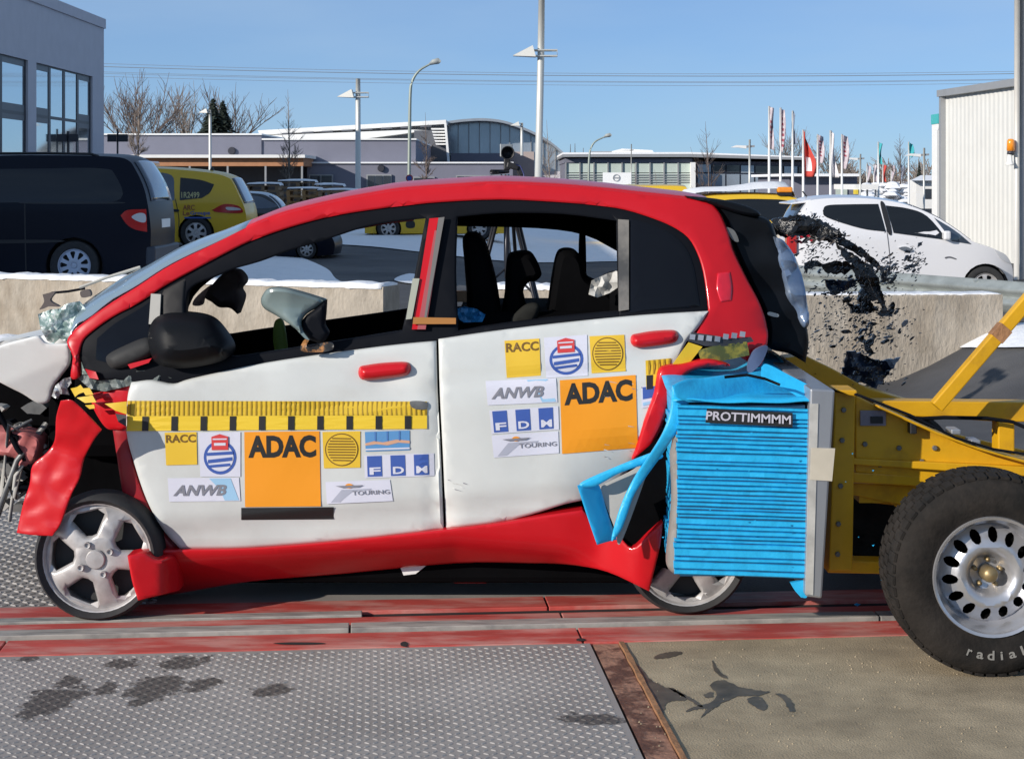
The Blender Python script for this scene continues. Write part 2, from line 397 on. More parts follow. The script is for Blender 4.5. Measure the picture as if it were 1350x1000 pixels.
# rusty channel and concrete slab
ch = tsheet('rusty_channel', SEAM+0.004, 0.935, 4.2, 6.295, -0.025, -0.004, M_rust, None, bevel=0.002); tag(ch, 'rusty steel channel between checker plate and concrete', kind='structure')
b = MB()
ev = np.linspace(4.2, 6.29, 60)
pv = []
for k, q in enumerate(ev):
    w = 0.006*nz(q*9, 1.0); pv += [TR(0.937+w, q, -0.02), TR(0.937+w, q, 0.006+0.003*nz(q*6, 4)), TR(0.955-w*0.5, q, 0.006+0.003*nz(q*6, 8)), TR(0.955-w*.5, q, -0.02)]
b.add(pv, [(4*i+j, 4*i+j+1, 4*i+j+5, 4*i+j+4) for i in range(59) for j in range(3)]); b.build('edge_bar', M_rust2, ch)
sb = tsheet('concrete_slab', 0.957, 7.5, 4.0, 6.295, -0.025, 0.0, M_slab, None); tag(sb, 'brownish concrete slab under the sled wheel', kind='structure')
def wet(poly, z=0.0015):
    r_ = random.Random(int(poly[0][0])); p = [(x+r_.uniform(-1.1, 1.1), y+r_.uniform(-.7, .7)) for x, y in resamp(spl(poly, 4), 2.5)]; p = [TRpx(*q) for q in p]; V, T, d = sheet(p, 0.15)
    mesh('wet_stain', [TR(q[0], q[1], z) for q in V], T, M_wet, sb)
wet([(826, 862), (845, 880), (855, 893), (875, 905), (890, 908), (905, 922), (880, 926), (873, 945), (862, 930), (850, 905), (838, 885)])
wet([(936, 903), (952, 896), (975, 905), (1000, 910), (1015, 912), (998, 917), (972, 918), (955, 925), (935, 938), (922, 948), (930, 934), (905, 938), (912, 932), (938, 925), (945, 914)])
wet([(928, 915), (938, 912), (940, 918), (930, 919)]); wet([(985, 922), (1000, 918), (1012, 930), (1005, 936), (992, 930)])
wet([(1022, 914), (1035, 916), (1046, 928), (1047, 938), (1040, 936), (1034, 924)]); wet([(870, 862), (890, 858), (900, 861), (880, 867), (862, 868)])
for pl in ([(878, 905), (895, 912), (915, 922), (928, 932), (920, 930), (900, 918)], [(940, 870), (946, 882), (960, 893), (955, 894), (942, 884)]):
    wet(pl)
b = MB()
for k in range(220):
    px = random.uniform(840, 1340); py = random.uniform(845, 990); t, v = TRpx(px, py); r = random.uniform(.0015, .0045); p = TR(t, v, 0.0)
    b.add([p+Vector((r,0,0)), p+Vector((0,r,0)), p+Vector((-r,0,0)), p+Vector((0,-r,0)), p+Vector((0,0,r*1.2))], [(0,1,4),(1,2,4),(2,3,4),(3,0,4)])
tag(b.build('grit', M_slab, sb), kind='stuff')

# ------------------------------------------------------------------ snow patches and low walls
def snowpatch(name, poly, hgt, label, amp=0.04, seed=0, step=0.22, world=False):
    "poly in picture px on the ground"
    out = []
    for px, py in (poly if world else spl(poly, 5)):
        if world: out.append((px, py)); continue
        d = 6.0
        while d < 400 and EYE-(py-HY)*d/F > zt(X_(px, d), d): d += .02 if d < 30 else .1
        out.append((X_(px, d), d))
    st = max(step, (max(q[1] for q in out)-min(q[1] for q in out))/60)
    V, T, d = sheet(out, st)
    def P(i):
        x, y = V[i]; e = min(1, d[i]/0.5); return Vector((x, y, zt(x, y)+0.02+hgt*e*(0.75+0.25*nz(x*1.3+seed, y*1.3))+amp*e*nz(x*3, y*3, seed)))
    o = mesh(name, [P(i) for i in range(len(V))], T, M_snow, None, True); return tag(o, label, kind='stuff')
snowpatch('snow', [(-30, 352), (60, 350), (230, 348), (330, 338), (385, 338), (430, 355), (448, 372), (500, 385), (470, 392), (200, 392), (-30, 392)], 0.05, 'shaded snow strip behind the left concrete wall', seed=1)
snowpatch('snow', [(395, 318), (440, 301), (560, 289), (700, 286), (790, 292), (900, 300), (900, 340), (790, 346), (700, 347), (640, 343), (560, 334), (490, 326)], 0.05, 'shaded snow lying across the parking lot', seed=2)
snowpatch('snow', [(540, 362), (565, 368), (600, 376), (560, 377), (520, 371)], 0.02, 'thin snow streak on the parking asphalt', seed=3)
snowpatch('snow', [(1238, 459), (1262, 447), (1300, 436), (1350, 428), (1420, 424), (1420, 458), (1340, 461), (1280, 461)], 0.03, 'sunlit snow on the rise beside the right concrete wall', seed=4)
def wall(name, pxs, Ys, h, thick, label, cap=1.0):
    (p0, p1), (y0, y1) = pxs, Ys
    a = Vector((X_(p0, y0), y0, 0)); c = Vector((X_(p1, y1), y1, 0)); d = (c-a).normalized(); nn = Vector((-d.y, d.x, 0))*thick
    root = thing(name, (a.x, a.y, 0), label, 'wall')
    n = 60; L = (c-a).length; v = []; f = []
    for i in range(n+1):
        q = a+(c-a)*i/n
        for j, (o, z) in enumerate(((0, -0.15), (0, h*0.5), (0, h-0.02), (0.02, h), (1-.02, h), (1, h-.02), (1, -0.15))):
            ch_ = 0.012*max(0, nz(i*0.9, z*9, y0)) if j == 3 else 0
            v.append(q+nn*o+Vector((0, 0, z-ch_))+Vector((0, 1, 0))*0.006*nz(i*.3, z*4, 3))
    for i in range(n):
        for j in range(6): f.append((i*7+j, (i+1)*7+j, (i+1)*7+j+1, i*7+j+1))
    f.append(tuple(range(7))); f.append(tuple(reversed(range(n*7, n*7+7))))
    mesh('wall_block', v, f, M_conc, root)
    # snow cap
    v = []; f = []; m = 90
    for i in range(m+1):
        q = a+(c-a)*(0.004+0.992*i/m); t = (0.03+0.02*nz(i*0.35, 1.7, y0)+0.022*max(0, nz(i*.9, 5, y0)))*cap; lip = (0.015+0.02*nz(i*0.6, 9, y0))*cap-.05*(1-cap)
        for o, z in ((0.0-lip/thick, h-0.012-abs(lip)*.6), (0.0-lip/thick*.6, h+t*0.65), (0.25, h+t), (0.75, h+t), (1.0, h+t*.6), (1.0, h-.01)): v.append(q+nn*o+Vector((0, 0, z)))
    for i in range(m):
        for j in range(5): f.append((i*6+j, (i+1)*6+j, (i+1)*6+j+1, i*6+j+1))
    f.append(tuple(range(6))); f.append(tuple(reversed(range(m*6, m*6+6))))
    mesh('snow_cap', v, f, M_snow, root, True)
    return root
wall('concrete_wall', (-60, 505), (19.0, 16.9), 0.70, 0.38, 'long stained concrete wall in front of the dark van, snow along its top')
wall('concrete_wall', (646, 1000), (16.9, 16.2), 0.70, 0.38, 'low concrete wall seen through the rear side window of the crashed car')
wall('concrete_wall', (1030, 1322), (14.55, 14.65), 0.775, 0.40, 'concrete wall block between the flying debris and the yellow strut', .25)
def heap(name, cx, cy, rx, ry, h, label, seed):
    v = []; f = []; n = 26; m = 9
    for j in range(m+1):
        r = j/m
        for k in range(n):
            a = 2*math.pi*k/n; w = 1+0.25*nz(2*math.cos(a)+seed, 2*math.sin(a)); x = cx+rx*r*w*math.cos(a); y = cy+ry*r*w*math.sin(a)
            v.append((x, y, zt(x, y)-0.02+h*(1-r*r)*(1+0.35*nz(x*4, y*4, seed))+0.03*nz(x*9, y*9, seed)))
    for j in range(m):
        for k in range(n): f.append((j*n+k, j*n+(k+1) % n, (j+1)*n+(k+1) % n, (j+1)*n+k))
    tag(mesh(name, v, f, M_snow, None, True), label, kind='stuff')
heap('snow_heap', X_(20, 17.6), 17.5, 1.3, 0.8, 0.16, 'snow heap at the foot of the left wall by the wrecked bonnet', 1.0)
heap('snow_heap', X_(-40, 15.5), 15.5, 1.5, 1.0, 0.25, 'snow heap in front of the left wall at the picture edge', 2.0)
heap('snow_heap', X_(1080, 13.9), 13.9, 0.50, 0.45, 0.2, 'small bright snow heap at the foot of the wall behind the debris', 3.0)

# ------------------------------------------------------------------ galvanised guard rail
M_galv = mat('galvanised_rail', (0.34, 0.37, 0.36), 0.45, metal=0.5, var=0.25, scale=5, bump=0.1, bscale=20)
gr = thing('guard_rail', (X_(1170, 19.4), 19.4, 0), 'galvanised steel guard rail in front of the white hatchback', 'guard rail')
A = Vector((X_(1045, 20.6), 20.6, 0)); B = Vector((X_(1420, 16.4), 16.4, 0)); dr = (B-A).normalized(); nr = Vector((dr.y, -dr.x, 0))
prof = [(0.0, 0.0), (0.0, 0.03), (0.075, 0.07), (0.075, 0.12), (0.01, 0.155), (0.01, 0.175), (0.075, 0.21), (0.075, 0.26), (0.0, 0.30), (0.0, 0.33)]
v = []; f = []
for i in range(31):
    q = A+(B-A)*i/30; zb = 0.41
    for o, z in prof: v.append(q+nr*o+Vector((0, 0, zb+z)))
for i in range(30):
    for j in range(9): f.append((i*10+j, (i+1)*10+j, (i+1)*10+j+1, i*10+j+1))
o = mesh('rail_beam', v, f, M_galv, gr, True); md = o.modifiers.new('s', 'SOLIDIFY'); md.thickness = 0.004
for i in range(5):
    q = A+(B-A)*(0.08+0.21*i); part('post', M_galv, gr, lambda b: b.box(q.x-.05, q.x+.05, q.y+.03, q.y+.12, -0.1, 0.72))
# ------------------------------------------------------------------ buildings
M_wallL = mat('lilac_grey_render', (0.56, 0.55, 0.60), 0.85, var=0.05, scale=2, bump=0.06, bscale=30)
M_wallD = mat('blue_grey_cladding', (0.17, 0.175, 0.225), 0.7, var=0.06, scale=1.2)
M_frame = mat('dark_window_frame', (0.035, 0.035, 0.045), 0.45)
M_frame2 = mat('grey_window_sash', (0.10, 0.105, 0.12), 0.45)
M_pane = mat('sky_window_glass', (0.55, 0.60, 0.63), 0.04, metal=0.92)
M_pane_d = mat('dark_window_glass', (0.03, 0.035, 0.045), 0.08, spec=0.8)
M_white = mat('white_paint', (0.78, 0.78, 0.76), 0.55, var=0.04, scale=3)
M_wood = mat('orange_timber', (0.42, 0.20, 0.10), 0.7, var=0.15, scale=4)
M_teal = mat('teal_paint', (0.06, 0.42, 0.42), 0.5)
M_grey = mat('mid_grey_metal', (0.33, 0.34, 0.35), 0.5, metal=0.3, var=0.08, scale=3)
M_roofm = mat('metal_roof', (0.34, 0.37, 0.40), 0.4, metal=0.4, var=0.1, scale=2)

# left office block, its window side runs straight away from the camera
YC = 60.0; X0 = (137-CX)*YC/F; HB = Z_(38, YC); Y0B = 14.0
zb0 = -0.3
lb = thing('office_block', (X0, YC, 0), 'lilac grey office block with tall window grids behind the dark van', 'building')
def yat(px): return X0*F/(px-CX)
wins = [(yat(-420), yat(-132)), (yat(-118), yat(37)), (yat(48), yat(122))]
ztop = Z_(101, yat(122)); zbot = 0.55
def lbw(b):
    b.box(X0-18, X0, Y0B, YC, ztop, HB)                        # band above the windows
    b.box(X0-18, X0, Y0B, YC, zb0, zbot)
    ys = [Y0B]+[q for w in wins for q in w]+[YC]
    for a, c in zip(ys[0::2], ys[1::2]): b.box(X0-18, X0, a, c, zbot, ztop)
    b.box(X0-18, X0-0.9, Y0B, YC, zbot, ztop)
part('wall', M_wallL, lb, lbw)
part('parapet', M_wallL, lb, lambda b: (b.box(X0-18, X0+0.06, Y0B-.06, YC+0.06, HB, HB+0.35)))
rows = [(zbot, 1.6), (1.62, 2.95), (2.97, ztop)]
for wi, (a, c) in enumerate(wins):
    ncol = (8, 4, 4)[wi]; xs = X0-0.10
    fr = MB()
    for i in range(ncol+1):
        y = a+(c-a)*i/ncol; wd_ = 0.13; y0 = max(a, y-wd_); y1 = min(c, y+wd_); fr.box(xs-.10, xs+.03, y0, y1, zbot, ztop)
    for k in range(4):
        z = zbot+(ztop-zbot)*k/3; fr.box(xs-.10, xs+.026, a, c, max(zbot, z-.05), min(ztop, z+.05))
    fr.build('window_frame', M_frame, lb)
    for i in range(ncol):
        y0 = a+(c-a)*i/ncol+.13; y1 = a+(c-a)*(i+1)/ncol-.13
        for k in range(3):
            z0 = zbot+(ztop-zbot)*k/3+.05; z1 = zbot+(ztop-zbot)*(k+1)/3-.05
            if (i % 3 == 0) and k < 3 and wi > 0 or (wi == 1 and i == 3):
                part('sash', M_frame2, lb, lambda b: b.box(xs-.04, xs+.022, y0, y1, z0, z0+.22)); part('sash', M_frame2, lb, lambda b: b.box(xs-.04, xs+.022, y0, y1, z1-.16, z1)); z0 += .22; z1 -= .16
            part('pane', M_pane, lb, lambda b: b.box(xs-.03, xs+.012, y0, y1, z0, z1))

# right hall of white ribbed sheets
rh = thing('ribbed_hall', (10.5, 40, 0), 'white ribbed metal hall at the right edge with grey roof trim', 'building')
RA = Vector((X_(1246, 40), 40, 0)); RD = Vector((0.1037, -1, 0)).normalized(); RN = Vector((-RD.y, RD.x, 0))
RN = -RN if RN.x > 0 else RN
hz = Z_(126, 40)
L = 20.0; v = []; f = []; n = 320
for i in range(n+1):
    o = (0.0, 0.014, 0.014, 0.0)[i % 4]; q = RA+RD*(L*i/n)+RN*o
    v += [q+Vector((0, 0, -0.3)), q+Vector((0, 0, hz))]
for i in range(n): f.append((2*i, 2*i+2, 2*i+3, 2*i+1))
M_rib = mat('white_ribbed_sheet', (0.64, 0.64, 0.61), 0.5, var=0.05, scale=1.5)
mesh('ribbed_sheet', v, f, M_rib, rh)
bk = RA-RN*12
part('hall_body', M_rib, rh, lambda b: b.add([RA-RN*.06+Vector((0,0,-.3)), RA+RD*L-RN*.06+Vector((0,0,-.3)), bk+RD*L+Vector((0,0,-.3)), bk+Vector((0,0,-.3)), RA-RN*.06+Vector((0,0,hz-.02)), RA+RD*L-RN*.06+Vector((0,0,hz-.02)), bk+RD*L+Vector((0,0,hz-.02)), bk+Vector((0,0,hz-.02))], [(0,3,2,1),(4,5,6,7),(0,1,5,4),(1,2,6,5),(2,3,7,6),(3,0,4,7)]))
part('roof_trim', M_grey, rh, lambda b: b.obox(RA+RN*.05-RD*.1+Vector((0,0,hz+.05)), RA+RN*.05+RD*L+Vector((0,0,hz+.05)), 0.25, 0.16))
part('corner_trim', M_grey, rh, lambda b: b.obox(RA+RN*.03+Vector((0,0,-.3)), RA+RN*.03+Vector((0,0,hz)), 0.16, 0.2, (1,0,0)))
# teal and white tower behind it
tw = thing('teal_tower', (X_(1243, 52), 52, 0), 'white and teal stair tower peeking out behind the ribbed hall', 'building')
part('shaft', M_white, tw, lambda b: b.box(X_(1237, 52), X_(1300, 52), 52, 52.8, -.3, Z_(163, 52)))
part('teal_head', M_teal, tw, lambda b: b.box(X_(1237, 52)-.02, X_(1300, 52), 51.97, 52.83, Z_(163, 52), Z_(150, 52)))
part('teal_strip', M_teal, tw, lambda b: b.box(X_(1241, 52), X_(1246, 52), 51.9, 52, -.3, Z_(187, 52)))
part('downpipe', M_grey, tw, lambda b: b.tube([(X_(1238.5, 51.8), 51.8, 0), (X_(1238.5, 51.8), 51.8, Z_(172, 52)), (X_(1241, 51.9), 51.9, Z_(165, 52))], 0.06, 6))
# mast with amber beacon in front of the hall
YM = 30.0
ms = thing('beacon_mast', (X_(1338, YM), YM, 0), 'pale mast with amber beacon and horn at the right edge', 'mast')
part('mast', mat('pale_mast', (0.62, 0.60, 0.56), 0.5, metal=0.2, var=0.06, scale=3), ms, lambda b: b.tube([(X_(1340, YM), YM, -.2), (X_(1341, YM), YM, Z_(-40, YM))], 0.05, 12), smooth=True)
part('mast_pipe', M_grey, ms, lambda b: b.tube([(X_(1350, YM), YM+.1, -.2), (X_(1350, YM), YM+.1, Z_(-40, YM))], 0.05, 10), smooth=True)
part('bracket', M_grey, ms, lambda b: b.box(X_(1331, YM), X_(1339, YM), YM-.06, YM+.02, Z_(205, YM), Z_(201, YM)))
M_amber = mat('amber_lens', (0.85, 0.28, 0.02), 0.15, coat=0.5, var=0.15, scale=20)
part('beacon', M_amber, ms, lambda b: b.lathe([(0.0, .22), (.045, .215), (.068, .18), (.072, 0), (0, 0)], (X_(1331, YM), YM-.07, Z_(199, YM)), 16, 'z'), smooth=True)
part('beacon_base', M_frame, ms, lambda b: b.lathe([(0, .06), (.06, .06), (.07, 0), (0, 0)], (X_(1331, YM), YM-.07, Z_(203.5, YM)), 16, 'z'), smooth=True)
part('horn', M_white, ms, lambda b: b.lathe([(0, .20), (.035, .19), (.045, .08), (.075, .02), (.075, 0), (0, .03)], (X_(1329.5, YM), YM-.08, Z_(218, YM)), 16, 'z'), smooth=True)

# low grey works building with canopy
def face_box(b, x0, x1, Y, y0, y1, dep): b.box(X_(x0, Y), X_(x1, Y), Y, Y+dep, Z_(y1, Y), Z_(y0, Y))
YG = 92.0
gb = thing('works_building', (X_(330, YG), YG, 0), 'long low blue grey works building with white eaves behind the yellow car', 'building')
part('wall', M_wallD, gb, lambda b: (b.box(X_(60, YG), X_(548, YG), YG, YG+25, -.3, Z_(184, YG)), b.box(X_(60, YG), X_(345, YG), YG-.1, YG+25, Z_(205, YG), Z_(178, YG))))
part('wall_base', M_wallD, gb, lambda b: face_box(b, 405, 676, YG-.8, 215.5, 262, 20))
part('coping', M_white, gb, lambda b: (face_box(b, 60, 345, YG-.25, 176, 178, 25), face_box(b, 345, 549, YG-.15, 182.5, 184.5, 25)))
part('ledge', M_snow, gb, lambda b: face_box(b, 404, 677, YG-.95, 213.5, 215.5, 1))
part('canopy', M_white, gb, lambda b: face_box(b, 60, 402, YG-5, 204, 208, 5.1))
part('canopy_soffit', M_wood, gb, lambda b: face_box(b, 60, 400, YG-4.6, 208, 219, 4.4))
for x in (150, 200, 250, 300, 350, 398): part('canopy_post', M_grey, gb, lambda b: face_box(b, x-1.2, x+1.2, YG-4.8, 219, 262, .15))
part('dark_bay', M_frame2, gb, lambda b: face_box(b, 60, 400, YG-.35, 219.5, 262, .2))
for x0, x1, y0, y1, nn_ in ((408, 438, 231, 246, 2), (484, 515, 231, 247, 3), (545, 572, 234, 247, 2), (602, 645, 232, 244, 4), (650, 672, 232, 244, 2)):
    w = part('window', M_grey, gb, lambda b: face_box(b, x0-1, x1+1, YG-.95, y0-1, y1+1, .13))
    for k in range(nn_): part('pane', M_pane_d, w, lambda b: face_box(b, x0+(x1-x0)*k/nn_+.8, x0+(x1-x0)*(k+1)/nn_-.8, YG-1.0, y0+.6, y1-.6, .06))
part('round_vent', M_frame, gb, lambda b: b.lathe([(0, -.15), (.18, -.15), (.2, 0)], (X_(502, YG-1), YG-.85, Z_(222, YG)), 12))
part('round_vent', M_frame, gb, lambda b: b.lathe([(0, -.15), (.2, -.15), (.22, 0)], (X_(306, YG), YG-.1, Z_(199, YG)), 12))

# curved roof glass hall
YH = 118.0
gh = thing('arched_glass_hall', (X_(660, YH), YH, 0), 'glass hall with an arched metal roof above the crashed car', 'building')
arc = spl([(588, 160), (612, 157), (640, 156), (668, 160), (700, 172), (725, 186), (748, 205), (762, 217)], 5, False)
def archp(b, y_in, Yn, dep, th):
    up = [W(x, y, Yn) for x, y in arc]; dn = [W(x, y+th, Yn) for x, y in reversed(arc)]
    for i in range(len(arc)-1):
        b.add([up[i], up[i+1], dn[-2-i], dn[-1-i]]+[q+Vector((0, dep, 0)) for q in (up[i], up[i+1], dn[-2-i], dn[-1-i])], [(0,1,2,3),(7,6,5,4),(0,4,5,1),(1,5,6,2),(2,6,7,3),(3,7,4,0)])
part('arched_roof', M_roofm, gh, lambda b: archp(b, 0, YH-2.5, 32, 3.4), smooth=False)
M_hglass = mat('hall_glass', (0.34, 0.39, 0.45), 0.15, spec=0.8, metal=0.4, var=0.12, scale=0.5)
def farc(x):
    for (x1, y1), (x2, y2) in zip(arc[:-1], arc[1:]):
        if x1 <= x <= x2: return y1+(y2-y1)*(x-x1)/(x2-x1)
    return 217
cols = [588, 604, 618, 632, 646, 660, 672, 686, 700, 716, 732, 748]
for a, c in zip(cols[:-1], cols[1:]):
    pts = [W(a+.5, 202 if a < 668 else 228, YH), W(c-.5, 202 if a < 668 else 228, YH), W(c-.5, farc(c-.5)+3.2, YH), W(a+.5, farc(a+.5)+3.2, YH)]
    part('pane', M_hglass, gh, lambda b: b.prism(pts, (0, .2, 0)))
part('mullions', M_grey, gh, lambda b: [b.add(*(lambda p: (p+[q+Vector((0,.4,0)) for q in p], [(0,1,2,3),(7,6,5,4),(0,4,5,1),(1,5,6,2),(2,6,7,3),(3,7,4,0)]))([W(x-.5, 230, YH-.12), W(x+.5, 230, YH-.12), W(x+.5, farc(min(x+.5, 761))+3.3, YH-.12), W(x-.5, farc(min(x+.5, 761))+3.3, YH-.12)])) for x in cols])
part('lower_wall', M_wallD, gh, lambda b: face_box(b, 594, 672, YH-1.5, 202, 262, 20))
part('side_wall', mat('dusky_panel', (0.42, 0.36, 0.35), 0.8, var=0.06, scale=1), gh, lambda b: face_box(b, 672, 704, YH-.3, 200, 262, 10))
part('side_wall', M_wallL, gh, lambda b: face_box(b, 704, 752, YH-.2, 226, 262, 10))
# long sloping wing on its left
def wing(b):
    a = [W(340, 172, YH-6), W(588, 158, YH-6), W(588, 163.5, YH-6), W(342, 178, YH-6)]; b.prism(a, (0, 28, 0))
part('wing_roof', M_white, gh, wing)
part('wing_wall', M_grey, gh, lambda b: b.prism([W(345, 178, YH-4), W(588, 164, YH-4), W(588, 262, YH-4), W(345, 262, YH-4)], (0, 18, 0)))
part('wing_lower_roof', M_white, gh, lambda b: b.prism([W(342, 179, YH-8), W(545, 171, YH-8), W(565, 172, YH-8), W(480, 183, YH-8), W(342, 182, YH-8)], (0, 2, 0)))
for k in range(8):
    x = 372+26*k; part('roof_light', M_frame2, gh, lambda b: b.prism([W(x, 175.5-k*1.35, YH-6.2), W(x+15, 174.7-k*1.35, YH-6.2), W(x+15, 176.6-k*1.35, YH-6.2), W(x, 177.4-k*1.35, YH-6.2)], (0, .3, 0)))
for k in range(6):
    part('louvre', M_white, gh, lambda b: b.prism([W(568+k*1.2, 169+k*4, YH-9), W(588, 169+k*4, YH-9), W(588, 171+k*4, YH-9), W(569+k*1.2, 171+k*4, YH-9)], (0, 1.2, 0)))
part('dark_recess', M_frame2, gh, lambda b: face_box(b, 546, 590, YH-8.5, 172, 262, 2))
part('column', M_white, gh, lambda b: b.prism([W(585.5, 162, YH-9.5), W(588.5, 162, YH-9.5), W(593, 216, YH-9.5), (W(590, 216, YH-9.5))], (0, .4, 0)))

# long pale showroom
YS = 105.0
sh = thing('showroom', (X_(900, YS), YS, 0), 'long pale green showroom with flat snowy roof beside the white board', 'building')
part('roof', M_grey, sh, lambda b: b.prism([W(742, 203.5, YS-.7), W(910, 203, YS-.7), W(1085, 208.5, YS-.7), W(1085, 211.5, YS-.7), W(910, 207, YS-.7), W(742, 207, YS-.7)], (0, 24, 0)))
part('roof_snow', M_snow, sh, lambda b: b.prism([W(742, 201, YS-.6), W(910, 200.5, YS-.6), W(1083, 207.2, YS-.6), W(1083, 208.4, YS-.6), W(910, 202.9, YS-.6), W(742, 203.4, YS-.6)], (0, 23, 0)))
part('fascia', M_wallD, sh, lambda b: face_box(b, 745, 912, YS-.1, 209, 214.5, 15))
M_pg = mat('pale_green_panel', (0.50, 0.58, 0.53), 0.35, var=0.06, scale=1.0)
for k in range(9):
    x0 = 746+18.5*k; part('panel', M_pg, sh, lambda b: face_box(b, x0+.9, x0+17.6, YS, 215, 227.5, .3)); part('panel', M_pg, sh, lambda b: face_box(b, x0+.9, x0+17.6, YS, 228.5, 262, .3))
    part('louvre_bars', M_grey, sh, lambda b: [face_box(b, x0+.9, x0+17.6, YS-.1, 230+3.2*j, 230.9+3.2*j, .08) for j in range(4)])
part('mullions', M_grey, sh, lambda b: [face_box(b, 745.2+18.5*k, 746.8+18.5*k, YS-.12, 214.5, 262, .5) for k in range(10)])
part('wall_core', M_wallD, sh, lambda b: (b.box(X_(746, YS), X_(915, YS), YS+.35, YS+18, -.3, Z_(209, YS)), b.box(X_(915, YS), X_(1076, YS), YS+1, YS+18, -.3, Z_(213, YS))))
part('corner_pier', M_white, sh, lambda b: face_box(b, 911, 917, YS-.6, 214, 262, 1))
for k in range(8):
    x0 = 920+19*k; part('pane', M_pane_d if k % 3 else M_hglass, sh, lambda b: face_box(b, x0, x0+17, YS+.8, 217+.4*k, 227+.3*k, .15)); part('pane', M_hglass, sh, lambda b: face_box(b, x0, x0+17, YS+.8, 229+.3*k, 262, .15))
part('roof_hood', M_white, sh, lambda b: (b.prism([W(808, 199, YS+5), W(820, 196, YS+5), W(860, 198, YS+5), W(862, 201, YS+5), W(808, 201, YS+5)], (0, 5, 0))))
part('roof_unit', M_grey, sh, lambda b: face_box(b, 780, 812, YS+6, 199.5, 203, 4))
# board with ring emblem
YB = 72.0
sg = thing('sign_board', (X_(813, YB), YB, 0), 'white board with a grey ring and bar emblem before the showroom', 'sign')
part('board', M_white, sg, lambda b: face_box(b, 795, 832, YB, 227.5, 252, .2))
part('emblem', M_grey, sg, lambda b: (b.lathe([(.125, -.03), (.155, -.03), (.155, 0), (.125, 0), (.125, -.03)], (X_(812.5, YB), YB-.002, Z_(234.5, YB)), 24), b.prism([W(807.5, 234.8, YB-.03), W(811, 233.6, YB-.03), W(817.5, 234.1, YB-.03), W(814, 235.3, YB-.03)], (0, .025, 0))))
# small snowy house and flat shed on the right
sm_ = thing('snowy_house', (X_(1215, 85), 85, 0), 'small white house with snowy hipped roof left of the ribbed hall', 'building')
part('wall', M_white, sm_, lambda b: face_box(b, 1208, 1246, 85, 237, 275, 1.5))
part('roof', M_snow, sm_, lambda b: b.add([W(1200, 238, 84.5), W(1252, 238, 84.5), W(1252, 238, 87), W(1203, 238, 87), W(1214, 231, 86), W(1240, 231, 86)], [(0,1,5,4),(1,2,5),(2,3,4,5),(3,0,4),(0,3,2,1)]))
part('window', M_pane_d, sm_, lambda b: face_box(b, 1219, 1229, 84.95, 249, 262, .1))
fs = thing('flat_shed', (X_(1110, 80), 80, 0), 'flat grey shed with snow on its roof behind the flag poles', 'building')
part('wall', M_wallD, fs, lambda b: face_box(b, 1040, 1130, 80, 232, 275, 10))
part('roof', M_snow, fs, lambda b: face_box(b, 1034, 1133, 79.3, 229, 232.5, 11))
part('gate', M_pg, fs, lambda b: face_box(b, 1102, 1117, 79.93, 248, 262, .1))
ks = thing('petrol_canopy', (X_(1145, 74), 74, 0), 'small white canopy on posts with yellow corner behind the white hatchback', 'shelter')
part('canopy', M_white, ks, lambda b: face_box(b, 1128, 1158, 74, 243, 250, 5))
part('yellow_corner', mat('yellow_sign', (0.72, 0.55, 0.05), 0.5), ks, lambda b: face_box(b, 1128, 1131.5, 73.9, 250, 256, .5))
for x in (1133, 1144, 1155): part('post', M_white, ks, lambda b: face_box(b, x-.7, x+.7, 74.5, 250, 275, .2))
# ------------------------------------------------------------------ lamps, wires, flags, trees
M_lamp = mat('pale_lamp_metal', (0.60, 0.60, 0.56), 0.45, metal=0.3, var=0.05, scale=2)
M_lampg = mat('green_grey_lamp_pole', (0.30, 0.34, 0.30), 0.5, metal=0.3)
def wedge_lamp(px, ytop, ybase, yhead, Y, s, label, right=16, lean=0.0):
    "mast with a wedge shaped luminaire on its left and a loop bracket on its right; s = px scale"
    x = X_(px, Y); u = Y/F*s; r = thing('parking_lamp', (x, Y, zt(x, Y)), label, 'lamp', 'parking lot lamps')
    part('pole', M_lamp, r, lambda b: b.tube([W(px-lean, ybase, Y), W(px, yhead+10, Y), W(px+lean*.3, ytop, Y)], [3.6*u, 3.4*u, 3.0*u], 12), smooth=True)
    def head(b):
        a = W(px, yhead, Y); R = Vector
        b.add([a+R((-27*u, -5*u, -3*u)), a+R((-27*u, 5*u, -3*u)), a+R((-5*u, -9*u, -4*u)), a+R((-5*u, 9*u, -4*u)), a+R((-8*u, -8*u, 7*u)), a+R((-8*u, 8*u, 7*u)), a+R((-27*u, 0, -2*u))],
              [(0,1,3,2), (2,3,5,4), (0,2,4,6), (1,6,5,3), (0,6,1), (4,5,6)])
    part('luminaire', M_lamp, r, head)
    def loop(b):
        for sy in (-4.4, 4.4):
            p = [W(px-8*s, yhead-2.5*s, Y), W(px+right*s, yhead-2.5*s, Y), W(px+right*s, yhead+3*s, Y), W(px-8*s, yhead+3*s, Y)]
            p = [q+Vector((0, sy*u, 0)) for q in p]; b.tube(p, 0.9*u, 5)
    part('bracket', M_lamp, r, loop)
wedge_lamp(713, -10, 262, 70, 34, 1.35, 'tall pale lamp mast rising right behind the filming camera', lean=4)
wedge_lamp(472, 104, 262, 125, 62, 1.0, 'pale lamp mast left of the curved street lamp, wedge head pointing left', right=14)
wedge_lamp(277, 145, 262, 147, 78, 0.55, 'thin white lamp mast above the yellow estate car', right=2)
wedge_lamp(688, 162, 205, 164, 104, 0.55, 'small lamp mast on the arched glass hall forecourt', right=2)
